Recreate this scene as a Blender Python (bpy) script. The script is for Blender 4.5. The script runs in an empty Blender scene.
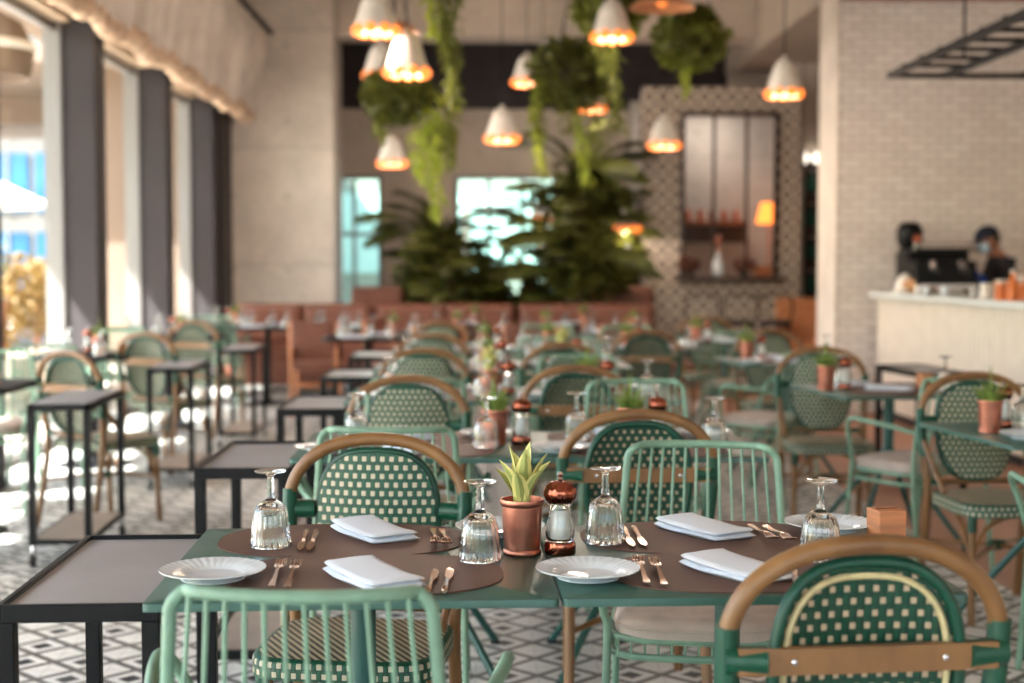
import bpy, math, random
from math import sin, cos, pi, radians, sqrt
from mathutils import Vector, Matrix
random.seed(7)
COL = bpy.context.scene.collection
# ------------------------------------------------------------------ geometry collector
def V(*a): return Vector(a)
class MB:
    def __init__(s): s.v = []; s.f = []; s.uv = []; s.mi = []
    def face(s, idx, uv=None, m=0):
        s.f.append(tuple(idx)); s.uv.append(uv); s.mi.append(m); return s
    def box(s, c, d, rz=0, m=0, M=None):
        b = len(s.v); R = Matrix.Rotation(rz, 3, 'Z') if M is None else M
        for z in (-.5, .5):
            for x, y in ((-.5, -.5), (.5, -.5), (.5, .5), (-.5, .5)):
                p = R @ V(x*d[0], y*d[1], z*d[2]); s.v.append((c[0]+p.x, c[1]+p.y, c[2]+p.z))
        for q in ((3, 2, 1, 0), (4, 5, 6, 7), (0, 1, 5, 4), (1, 2, 6, 5), (2, 3, 7, 6), (3, 0, 4, 7)):
            s.face([b+i for i in q], None, m)
        return s
    def span(s, a, b, m=0):
        return s.box([(a[i]+b[i])/2 for i in range(3)], [abs(b[i]-a[i]) for i in range(3)], 0, m)
    def tube(s, pts, r, n=8, closed=False, m=0, caps=True):
        P = [V(*p) for p in pts]; N = len(P); R = r if isinstance(r, (list, tuple)) else [r]*N
        b = len(s.v); prev = None; L = 0; Ls = []
        for i in range(N):
            if i: L += (P[i]-P[i-1]).length
            Ls.append(L)
            if closed: t = P[(i+1) % N]-P[i-1]
            elif i == 0: t = P[1]-P[0]
            elif i == N-1: t = P[-1]-P[-2]
            else: t = (P[i+1]-P[i]).normalized()+(P[i]-P[i-1]).normalized()
            t = t.normalized() if t.length > 1e-9 else V(0, 0, 1)
            if prev is None:
                a = V(0, 0, 1) if abs(t.z) < .9 else V(1, 0, 0); u = t.cross(a).normalized()
            else:
                u = prev-t*prev.dot(t); u = u.normalized()
            prev = u; w = t.cross(u)
            for k in range(n):
                q = P[i]+(u*cos(2*pi*k/n)+w*sin(2*pi*k/n))*R[i]; s.v.append(tuple(q))
        for i in range(N if closed else N-1):
            j = (i+1) % N
            for k in range(n):
                l = (k+1) % n
                u0, u1 = k/n*2*pi*R[i], (k+1)/n*2*pi*R[i]
                l1 = Ls[j] if j else L+.02
                s.face((b+i*n+k, b+j*n+k, b+j*n+l, b+i*n+l)[::-1], ((u1, Ls[i]), (u1, l1), (u0, l1), (u0, Ls[i])), m)
        if not closed and caps:
            s.face([b+k for k in range(n)], None, m); s.face([b+(N-1)*n+k for k in range(n)][::-1], None, m)
        return s
    def lathe(s, prof, c=(0, 0, 0), n=24, m=0, mod=None, closed=False, zmod=None):
        b = len(s.v); K = len(prof)
        for i, (r, z) in enumerate(prof):
            for k in range(n):
                a = 2*pi*k/n; rr = r*(mod(a, i, z) if mod else 1)
                s.v.append((c[0]+rr*cos(a), c[1]+rr*sin(a), c[2]+z+(zmod(a, i) if zmod else 0)))
        for i in range(K if closed else K-1):
            j = (i+1) % K
            for k in range(n):
                l = (k+1) % n; s.face((b+i*n+k, b+i*n+l, b+j*n+l, b+j*n+k), ((k/n, i/K), ((k+1)/n, i/K), ((k+1)/n, (i+1)/K), (k/n, (i+1)/K)), m)
        if not closed:
            if prof[0][0] > 1e-6: s.face([b+k for k in range(n)][::-1], None, m)
            if prof[-1][0] > 1e-6: s.face([b+(K-1)*n+k for k in range(n)], None, m)
        return s
    def ball(s, c, r, n=12, m=0, sc=(1, 1, 1)):
        b = len(s.v); h = n//2+1
        for i in range(h):
            t = pi*i/(h-1)
            for k in range(n):
                a = 2*pi*k/n; s.v.append((c[0]+r*sc[0]*sin(t)*cos(a), c[1]+r*sc[1]*sin(t)*sin(a), c[2]-r*sc[2]*cos(t)))
        for i in range(h-1):
            for k in range(n):
                l = (k+1) % n; s.face((b+i*n+k, b+i*n+l, b+(i+1)*n+l, b+(i+1)*n+k), None, m)
        return s
    def prism(s, outline, z0, z1, top=0, side=0, inset=0, drop=0):
        """outline in xy, extruded z0..z1 with uv in metres; rounded shoulder by inset/drop"""
        n = len(outline); b = len(s.v); cx = sum(p[0] for p in outline)/n; cy = sum(p[1] for p in outline)/n
        def ring(k, z):
            for x, y in outline: s.v.append((cx+(x-cx)*k, cy+(y-cy)*k, z))
        R = max(abs(p[0]-cx) for p in outline); k = 1-inset/R if R else 1
        ring(1, z0); ring(1, z1-drop); rings = 2
        if inset: ring(1-(inset/R)*.3, z1-drop*.3); ring(k, z1); rings = 4
        per = [0]
        for i in range(n):
            a, c = outline[i], outline[(i+1) % n]; per.append(per[-1]+sqrt((a[0]-c[0])**2+(a[1]-c[1])**2))
        for q in range(rings-1):
            za, zb = s.v[b+q*n][2], s.v[b+(q+1)*n][2]
            for i in range(n):
                l = (i+1) % n
                s.face((b+q*n+i, b+q*n+l, b+(q+1)*n+l, b+(q+1)*n+i), ((per[i], za), (per[i+1], za), (per[i+1], zb), (per[i], zb)), side)
        t = b+(rings-1)*n; s.v.append((cx, cy, z1+.0005)); ci = len(s.v)-1
        for i in range(n):
            l = (i+1) % n; p, q = s.v[t+i], s.v[t+l]
            s.face((t+i, t+l, ci), ((p[0], p[1]), (q[0], q[1]), (cx, cy)), top)
        s.face([b+i for i in range(n)][::-1], [(s.v[b+i][0], s.v[b+i][1]) for i in range(n)][::-1], side)
        return s
    def build(s, name, mats, parent=None, smooth=40, bevel=0, loc=None):
        me = bpy.data.meshes.new(name); me.from_pydata(s.v, [], s.f)
        if any(u is not None for u in s.uv):
            lay = me.uv_layers.new(name='UVMap'); i = 0
            for f, u in zip(s.f, s.uv):
                for k in range(len(f)):
                    if u is not None: lay.data[i].uv = u[k]
                    i += 1
        for m in (mats if isinstance(mats, (list, tuple)) else [mats]): me.materials.append(m)
        if any(s.mi): me.polygons.foreach_set('material_index', s.mi)
        if smooth:
            me.polygons.foreach_set('use_smooth', [True]*len(s.f)); me.set_sharp_from_angle(angle=radians(smooth))
        me.update(); o = bpy.data.objects.new(name, me); COL.objects.link(o)
        if parent: o.parent = parent
        if loc: o.location = loc
        if bevel:
            b = o.modifiers.new('edge', 'BEVEL'); b.width = bevel; b.segments = 2; b.limit_method = 'ANGLE'
        return o
def tag(o, label=None, cat=None, group=None, kind=None):
    if label: o['label'] = label
    if cat: o['category'] = cat
    if group: o['group'] = group
    if kind: o['kind'] = kind
    return o
def thing(name, label, cat, loc=(0, 0, 0), rz=0, group=None):
    o = bpy.data.objects.new(name, None); COL.objects.link(o); o.empty_display_size = .1
    o.location = loc; o.rotation_euler = (0, 0, rz)
    return tag(o, label, cat, group)
def dup(o, loc=None, rz=None, label=None, group=None, parent=None):
    c = o.copy(); COL.objects.link(c)
    if parent: c.parent = parent
    if loc is not None: c.location = loc
    if rz is not None: c.rotation_euler = (0, 0, rz)
    if label: c['label'] = label
    if group: c['group'] = group
    for ch in KIDS.get(o.name, []): dup(ch, parent=c)
    return c
KIDS = {}
def freeze(o):
    """remember a finished thing's parts so that copies can be made of it"""
    for ch in o.children: KIDS.setdefault(o.name, []).append(ch); freeze(ch)
    return o
class Kit:
    """first placement moves the master itself, later ones copy it"""
    def __init__(s, make): s.make = make; s.o = None
    def put(s, loc, rz=0, label=None, group=None):
        if s.o is None:
            s.o = freeze(s.make()); s.o.location = loc; s.o.rotation_euler = (0, 0, rz)
            if label: s.o['label'] = label
            if group: s.o['group'] = group
            return s.o
        return dup(s.o, loc, rz, label, group)
def struct(name, mb, m, smooth=0, bevel=0): return tag(mb.build(name, m, None, smooth, bevel), kind='structure')
# ------------------------------------------------------------------ camera frame: photo pixel -> place
F, CX0, HY, ZC = 1422.2, 475.0, 265.0, 1.35
PITCH, YAW = radians(3.08), radians(1.49)
def ray(px, py):
    a, b = (px-512)/F, (341.5-py)/F
    y, z = cos(PITCH)+b*sin(PITCH), -sin(PITCH)+b*cos(PITCH)
    return V(a*cos(YAW)+y*sin(YAW), y*cos(YAW)-a*sin(YAW), z)
def at(px, py, Y):
    r = ray(px, py); return r*(Y/r.y)+V(0, 0, ZC)
def on(px, py, z=.75):
    r = ray(px, py); return r*((z-ZC)/r.z)+V(0, 0, ZC)
# ------------------------------------------------------------------ materials
def lin(c): return tuple((x/255/12.92 if x/255 <= .04045 else ((x/255+.055)/1.055)**2.4) for x in c)+(1,)
class X:
    """arithmetic on shader sockets"""
    def __init__(s, nt, k): s.nt = nt; s.k = k
    def op(s, o, b=None, c=None):
        n = s.nt.nodes.new('ShaderNodeMath'); n.operation = o
        for i, q in enumerate((s, b, c)):
            if q is None: continue
            if isinstance(q, X): s.nt.links.new(q.k, n.inputs[i])
            else: n.inputs[i].default_value = q
        return X(s.nt, n.outputs[0])
    def __add__(s, b): return s.op('ADD', b)
    def __sub__(s, b): return s.op('SUBTRACT', b)
    def __mul__(s, b): return s.op('MULTIPLY', b)
    def __truediv__(s, b): return s.op('DIVIDE', b)
    def lt(s, b): return s.op('LESS_THAN', b)
    def gt(s, b): return s.op('GREATER_THAN', b)
    def fr(s): return s.op('FRACT')
    def fl(s): return s.op('FLOOR')
    def ab(s): return s.op('ABSOLUTE')
class Mat:
    def __init__(s, name, col=(128, 128, 128), rough=.5, metal=0, **kw):
        s.m = bpy.data.materials.new(name); s.m.use_nodes = True; s.nt = s.m.node_tree
        s.p = s.nt.nodes['Principled BSDF']; s.set('Base Color', lin(col)); s.set('Roughness', rough); s.set('Metallic', metal)
        for k, v in kw.items(): s.set(k.replace('_', ' '), v)
    def set(s, k, v):
        if isinstance(v, X): s.nt.links.new(v.k, s.p.inputs[k])
        else: s.p.inputs[k].default_value = v
    def coords(s, kind='Object'):
        t = s.nt.nodes.new('ShaderNodeTexCoord'); sp = s.nt.nodes.new('ShaderNodeSeparateXYZ')
        s.nt.links.new(t.outputs[kind], sp.inputs[0]); return [X(s.nt, sp.outputs[i]) for i in range(3)]
    def noise(s, scale, detail=3, kind='Object', stretch=None):
        t = s.nt.nodes.new('ShaderNodeTexCoord'); n = s.nt.nodes.new('ShaderNodeTexNoise')
        n.inputs['Scale'].default_value = scale; n.inputs['Detail'].default_value = detail; src = t.outputs[kind]
        if stretch:
            mp = s.nt.nodes.new('ShaderNodeMapping'); mp.inputs['Scale'].default_value = stretch; s.nt.links.new(src, mp.inputs[0]); src = mp.outputs[0]
        s.nt.links.new(src, n.inputs['Vector']); return X(s.nt, n.outputs['Fac'])
    def mix(s, f, a, b):
        n = s.nt.nodes.new('ShaderNodeMix'); n.data_type = 'RGBA'
        for i, q in ((0, f), (6, a), (7, b)):
            if isinstance(q, X): s.nt.links.new(q.k, n.inputs[i])
            else: n.inputs[i].default_value = lin(q) if isinstance(q, tuple) else q
        return X(s.nt, n.outputs[2])
    def bump(s, h, strength=.3, dist=.002):
        n = s.nt.nodes.new('ShaderNodeBump'); n.inputs['Strength'].default_value = strength; n.inputs['Distance'].default_value = dist
        s.nt.links.new(h.k, n.inputs['Height']); s.nt.links.new(n.outputs[0], s.p.inputs['Normal']); return s
def plain(name, col, rough=.5, metal=0, vary=0, scale=6, bump=0, bdist=.002, bscale=60, stretch=None, **kw):
    a = Mat(name, col, rough, metal, **kw)
    if vary:
        lo = tuple(max(0, c*(1-vary)) for c in col); hi = tuple(min(255, c*(1+vary)) for c in col)
        f = (a.noise(scale, 4, stretch=stretch)-.35)*3.3; a.set('Base Color', a.mix(f.op('MINIMUM', 1.).op('MAXIMUM', 0.), lo, hi))
    if bump: a.bump(a.noise(bscale, 3, stretch=stretch), bump, bdist)
    return a.m
def weave(name, cu, cv, fu, fv, base, dark, cream, kind='UV'):
    a = Mat(name, base, .42); u, v, _ = a.coords(kind)
    vv = v/cv; j = vv.fl(); uu = u/cu+j*.5
    fu_, fv_ = uu.fr(), vv.fr()
    c = fu_.lt(fu)*fv_.lt(fv)
    strand = ((fu_*2.).fr()-.5).ab().gt(.4)            # shade in the gaps between strands, painted into the colour
    gap = fv_.gt(.9)*fu_.lt(fu)
    d = strand.op('MAXIMUM', gap)
    nz = a.noise(70, 2, kind)
    g = a.mix(nz, tuple(x*.75 for x in base), tuple(min(255, x*1.2) for x in base)); g = a.mix(d*.8, g, dark)
    cr = a.mix(nz, tuple(x*.86 for x in cream), cream)
    a.set('Base Color', a.mix(c, g, cr))
    h = c*.6+(d*-.6)+.5+((fu_*2.).fr()-.5).ab()*-.5
    return a.bump(h, .6, .0025).m
M = {}
M['weave_front'] = weave('weave_front', .0236, .0218, .49, .58, (2, 76, 52), (2, 24, 22), (204, 190, 164))
M['weave_back'] = weave('weave_back', .0245, .0206, .38, .5, (2, 62, 42), (2, 24, 20), (190, 164, 136))
def seat_weave():
    a = Mat('seat_weave', (60, 48, 38), .5); u, v, _ = a.coords('UV')
    vv = v/.0085; j = vv.fl(); uu = (u/.021+j*.27).fr()
    c = uu.lt(.52)*vv.fr().lt(.9)
    a.set('Base Color', a.mix(c, (52, 44, 38), (206, 190, 158))); a.bump(c, .5, .002); return a.m
M['seat_weave'] = seat_weave()
def cane():
    a = Mat('cane', (140, 92, 56), .36); n = a.noise(9, 4, stretch=(1, 1, .35)); n2 = a.noise(60, 2)
    a.set('Base Color', a.mix((n-.3)*2.2, a.mix(n2, (92, 60, 33), (110, 74, 41)), (142, 102, 62))); a.bump(n2, .1, .001); return a.m
M['cane'] = cane()
M['trim_cream'] = plain('trim_cream', (200, 184, 140), .45, vary=.08, scale=40)
def binding():
    a = Mat('binding', (6, 84, 60), .35); u, v, _ = a.coords('UV'); s_ = ((v/.0062).fr()-.5).ab()
    a.set('Base Color', a.mix(s_.gt(.42), (4, 74, 52), (1, 34, 26))); a.bump(s_*-1., .6, .002); return a.m
M['binding'] = binding()
M['rim_green'] = plain('rim_green', (3, 62, 45), .38, vary=.1, scale=40)
M['mint'] = plain('mint', (116, 148, 127), .4, vary=.05, scale=20)
M['teal_frame'] = plain('teal_frame', (26, 78, 72), .4, vary=.06, scale=15)
def table_top():
    a = Mat('table_top', (52, 92, 82), .33); n = a.noise(5, 4)
    a.set('Base Color', a.mix(n, (42, 80, 71), (54, 94, 84))); a.set('Roughness', n*.16+.27); a.bump(a.noise(220, 2), .05, .0006); return a.m
M['table_top'] = table_top()
def leather(name, c):
    a = Mat(name, c, .54); n = a.noise(7, 5); v = a.noise(260, 2)
    a.set('Base Color', a.mix(n, tuple(x*.86 for x in c), tuple(min(255, x*1.14) for x in c))); a.bump(v, .25, .0008); return a.m
M['mat_leather'] = leather('mat_leather', (86, 55, 43))
M['brown_leather'] = leather('brown_leather', (108, 62, 45))
M['porcelain'] = plain('porcelain', (214, 220, 224), .14, Coat_Weight=.3)
M['linen'] = plain('linen', (222, 227, 236), .85, bump=.5, bscale=420, bdist=.0008)
M['copper'] = plain('copper', (190, 124, 104), .35, 1, vary=.08, scale=14, bump=.06, bscale=300)
M['copper_shiny'] = plain('copper_shiny', (158, 90, 70), .17, 1)
M['cutlery'] = plain('cutlery', (200, 166, 146), .2, 1)
M['salt'] = plain('salt', (238, 236, 230), .8, bump=.4, bscale=500)
M['soil'] = plain('soil', (52, 40, 32), .95, bump=.8, bscale=150, bdist=.004)
M['glass'] = Mat('glass', (250, 252, 252), .0, 0, Transmission_Weight=1.0, IOR=1.46).m
M['black_metal'] = plain('black_metal', (10, 10, 13), .42, vary=.2, scale=9, Specular_IOR_Level=.22)
M['grey_top'] = plain('grey_top', (156, 154, 157), .3, vary=.05, scale=3, bump=.05, bscale=200)
M['shelf_grey'] = plain('shelf_grey', (150, 136, 126), .5, vary=.06, scale=4)
M['cushion'] = plain('cushion', (176, 160, 150), .9, vary=.05, scale=12, bump=.5, bscale=330, bdist=.001)
M['rubber'] = plain('rubber', (30, 30, 32), .7)
M['chrome'] = plain('chrome', (200, 200, 205), .15, 1)
M['wood_orange'] = plain('wood_orange', (190, 122, 80), .5, vary=.1, scale=8, stretch=(1, 1, 6))
M['wood_brown'] = plain('wood_brown', (134, 78, 50), .45, vary=.14, scale=6, stretch=(6, 6, 1))
M['dark_wood'] = plain('dark_wood', (62, 44, 38), .4, vary=.15, scale=5)
M['white_shade'] = plain('white_shade', (216, 208, 200), .6, vary=.04, scale=10)
M['glow'] = Mat('glow', (150, 76, 36), .5, 0, Emission_Color=lin((255, 128, 48)), Emission_Strength=.6).m
M['dish'] = plain('dish', (192, 132, 90), .5)
M['basket'] = plain('basket', (54, 42, 36), .8, vary=.2, scale=20, bump=.6, bscale=80)
M['wicker_pot'] = plain('wicker_pot', (120, 84, 58), .8, vary=.15, scale=30, bump=.6, bscale=90)
def leaf(name, c, c2, scale=5):
    a = Mat(name, c, .5); n = a.noise(scale, 3); a.set('Base Color', a.mix((n-.3)*2.4, c, c2))
    t = a.nt.nodes.new('ShaderNodeBsdfTranslucent'); t.inputs[0].default_value = lin(c2); mx = a.nt.nodes.new('ShaderNodeMixShader'); mx.inputs[0].default_value = .3
    o = a.nt.nodes['Material Output']; a.nt.links.new(a.p.outputs[0], mx.inputs[1]); a.nt.links.new(t.outputs[0], mx.inputs[2]); a.nt.links.new(mx.outputs[0], o.inputs[0]); return a.m
M['leaf_dark'] = leaf('leaf_dark', (62, 68, 27), (100, 102, 42))
M['leaf_mid'] = leaf('leaf_mid', (80, 88, 33), (124, 128, 52))
M['leaf_bright'] = leaf('leaf_bright', (120, 140, 40), (176, 184, 72))
M['leaf_grass'] = leaf('leaf_grass', (92, 122, 52), (150, 168, 84), 30)
M['leaf_gold'] = leaf('leaf_gold', (112, 86, 40), (150, 120, 62))
def agave():
    a = Mat('agave', (170, 172, 92), .42); u, v, _ = a.coords('UV'); e = (u-.5).ab().gt(.27); n = a.noise(30, 3)
    a.set('Base Color', a.mix(e, a.mix(n, (150, 160, 92), (176, 180, 108)), a.mix(n, (214, 206, 120), (232, 222, 150)))); return a.m
M['agave'] = agave()
# setting
def floor_mat():
    a = Mat('floor_tile', (170, 165, 160), .33); x, y, _ = a.coords()
    s = .205; a_, b_ = ((x/s).fr()-.5).ab(), ((y/s).fr()-.5).ab(); d = a_+b_
    n = a.noise(3, 4); n2 = a.noise(40, 3)
    white = a.mix(n2, (208, 206, 202), (228, 226, 222)); grey = a.mix(n2, (92, 90, 88), (112, 108, 104)); dark = a.mix(n2, (34, 35, 40), (54, 54, 58))
    c = a.mix(d.gt(.405)*d.lt(.595), white, grey); c = a.mix(d.lt(.205), c, dark)
    gr = ((x/s).fr().lt(.012)).op('MAXIMUM', (y/s).fr().lt(.012)); c = a.mix(gr*.5, c, (90, 86, 82)); c = a.mix((n-.4)*.35, c, (150, 138, 128))
    # terracotta boards along the counter
    v = (y/.14); row = v.fl(); br = (x/1.1+row*.37); bd = (v.fr().lt(.03)).op('MAXIMUM', br.fr().lt(.006))
    w = a.mix(a.noise(3, 5, stretch=(1, 9, 1)), (146, 98, 78), (178, 128, 104)); w = a.mix(bd*.7, w, (80, 54, 44))
    a.set('Base Color', a.mix(x.gt(2.22), c, w)); a.set('Roughness', n2*.2+.36); a.set('Specular IOR Level', .3); return a.m
M['floor'] = floor_mat()
def concrete(name, c, panel=None):
    a = Mat(name, c, .8); n = a.noise(1.3, 6); n2 = a.noise(14, 4)
    col = a.mix((n*.7+n2*.3-.3)*2., tuple(k*.86 for k in c), tuple(min(255, k*1.1) for k in c))
    if panel:
        x, y, z = a.coords(); f = (z/panel).fr(); col = a.mix(f.lt(.012)*.45, col, tuple(k*.6 for k in c))
        hx, hz = ((x/.62).fr()-.5), ((z/.86).fr()-.5); col = a.mix((hx*hx+hz*hz).lt(.0011)*.5, col, tuple(k*.55 for k in c))
    a.set('Base Color', col); a.bump(n2, .3, .004); return a.m
M['concrete'] = concrete('concrete', (216, 203, 192), 1.35)
M['concrete_plain'] = concrete('concrete_plain', (202, 185, 171))
M['ceiling'] = concrete('ceiling', (186, 168, 152))
M['grey_room'] = concrete('grey_room', (186, 178, 170), .9)
def brick():
    a = Mat('white_brick', (205, 185, 170), .7); t = a.nt.nodes.new('ShaderNodeTexCoord'); mp = a.nt.nodes.new('ShaderNodeMapping')
    mp.inputs['Rotation'].default_value = (radians(90), 0, 0); a.nt.links.new(t.outputs['Object'], mp.inputs[0])
    b = a.nt.nodes.new('ShaderNodeTexBrick'); a.nt.links.new(mp.outputs[0], b.inputs['Vector'])
    for k, v in (('Color1', lin((236, 228, 223))), ('Color2', lin((219, 209, 204))), ('Mortar', lin((178, 162, 150))), ('Scale', 1.), ('Mortar Size', .006), ('Brick Width', .2), ('Row Height', .072)): b.inputs[k].default_value = v
    n = a.noise(2.2, 5); a.set('Base Color', a.mix(n*.5, X(a.nt, b.outputs[0]), (220, 207, 199))); a.bump(X(a.nt, b.outputs['Fac'])*-1.+a.noise(30, 3)*.4, .6, .006); return a.m
M['brick'] = brick()
M['plaster_white'] = plain('plaster_white', (222, 208, 196), .7, vary=.04, scale=3)
M['pillar'] = plain('pillar', (46, 39, 41), .75, vary=.05, scale=3)
M['frame_silver'] = plain('frame_silver', (126, 122, 120), .4, .3)
M['header'] = plain('header', (196, 172, 148), .7, vary=.05)
M['dark_void'] = plain('dark_void', (44, 36, 38), .7, vary=.1)
M['counter_face'] = plain('counter_face', (226, 214, 200), .55, vary=.02)
M['counter_top'] = plain('counter_top', (226, 230, 228), .25)
M['fabric'] = plain('fabric', (214, 202, 192), .9, vary=.06, scale=3, bump=.3, bscale=200)
M['fringe'] = plain('fringe', (196, 166, 140), .95, vary=.12, scale=14, bump=1, bscale=60, bdist=.01)
M['terrace'] = plain('terrace', (176, 166, 154), .7, vary=.05, scale=2)
M['beige_wall'] = plain('beige_wall', (118, 100, 86), .8, vary=.04, scale=1)
M['parasol'] = plain('parasol', (238, 234, 226), .8)
def thin_glass():
    a = Mat('window_glass', (255, 255, 255)); nt = a.nt; tr = nt.nodes.new('ShaderNodeBsdfTransparent'); tr.inputs[0].default_value = (.93, .96, .95, 1)
    gl = nt.nodes.new('ShaderNodeBsdfGlossy'); gl.inputs['Roughness'].default_value = .02; lw = nt.nodes.new('ShaderNodeLayerWeight'); fr = X(nt, lw.outputs['Facing']).op('POWER', 5.)*.3+.02
    mx = nt.nodes.new('ShaderNodeMixShader'); nt.links.new(fr.k, mx.inputs[0]); nt.links.new(tr.outputs[0], mx.inputs[1]); nt.links.new(gl.outputs[0], mx.inputs[2])
    nt.links.new(mx.outputs[0], nt.nodes['Material Output'].inputs[0]); return a.m
M['window_glass'] = thin_glass()
def tile_portal():
    a = Mat('portal_tile', (150, 130, 118), .35); x, _, z = a.coords(); s = .16
    p, q = ((x/s).fr()-.5), ((z/s).fr()-.5); r = (p*p+q*q).op('SQRT'); d = p.ab()+q.ab()
    m = (r.gt(.2)*r.lt(.32)).op('MAXIMUM', d.gt(.78)).op('MAXIMUM', d.lt(.1))
    a.set('Base Color', a.mix(m, (196, 178, 162), (46, 40, 42))); return a.m
M['portal_tile'] = tile_portal()
M['teal_panel'] = plain('teal_panel', (160, 208, 198), .15, 0)
M['tower_glass'] = plain('tower_glass', (44, 92, 128), .1, .2, vary=.15, scale=.6)
M['tower_wall'] = plain('tower_wall', (92, 88, 84), .7)
M['skin'] = plain('skin', (150, 100, 76), .55, vary=.05, scale=12)
M['navy'] = plain('navy', (24, 28, 48), .8)
M['black_cloth'] = plain('black_cloth', (26, 24, 30), .85)
M['mask_blue'] = plain('mask_blue', (168, 200, 226), .8)
M['glove_blue'] = plain('glove_blue', (30, 70, 170), .45)
M['paper_bag'] = plain('paper_bag', (192, 142, 100), .8, vary=.1, scale=9)
M['white_paper'] = plain('white_paper', (228, 220, 212), .8)
M['orange'] = plain('orange', (214, 112, 48), .4)
M['teal_bottle'] = Mat('teal_bottle', (60, 150, 130), .1, 0, Transmission_Weight=.5).m
M['amber_bottle'] = plain('amber_bottle', (170, 96, 44), .12)
M['bulb_white'] = Mat('bulb_white', (250, 245, 235), .4, 0, Emission_Color=lin((255, 240, 220)), Emission_Strength=.7).m
M['lamp_orange'] = Mat('lamp_orange', (230, 130, 60), .5, 0, Emission_Color=lin((255, 130, 50)), Emission_Strength=.8).m
# ------------------------------------------------------------------ outlines
def superell(a, b, e=4., n=40, cx=0, cy=0):
    out = []
    for k in range(n):
        t = 2*pi*k/n; c, s_ = cos(t), sin(t)
        out.append((cx+a*math.copysign(abs(c)**(2/e), c), cy+b*math.copysign(abs(s_)**(2/e), s_)))
    return out
def smooth_path(pts, n=6):
    """Catmull-Rom through the points"""
    P = [V(*p) for p in pts]; out = []
    for i in range(len(P)-1):
        p0, p1, p2, p3 = P[max(i-1, 0)], P[i], P[i+1], P[min(i+2, len(P)-1)]
        for k in range(n):
            t = k/n; out.append(tuple(.5*((2*p1)+(p2-p0)*t+(2*p0-5*p1+4*p2-p3)*t*t+(3*p1-p0-3*p2+p3)*t**3)))
    out.append(tuple(P[-1])); return out
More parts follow.
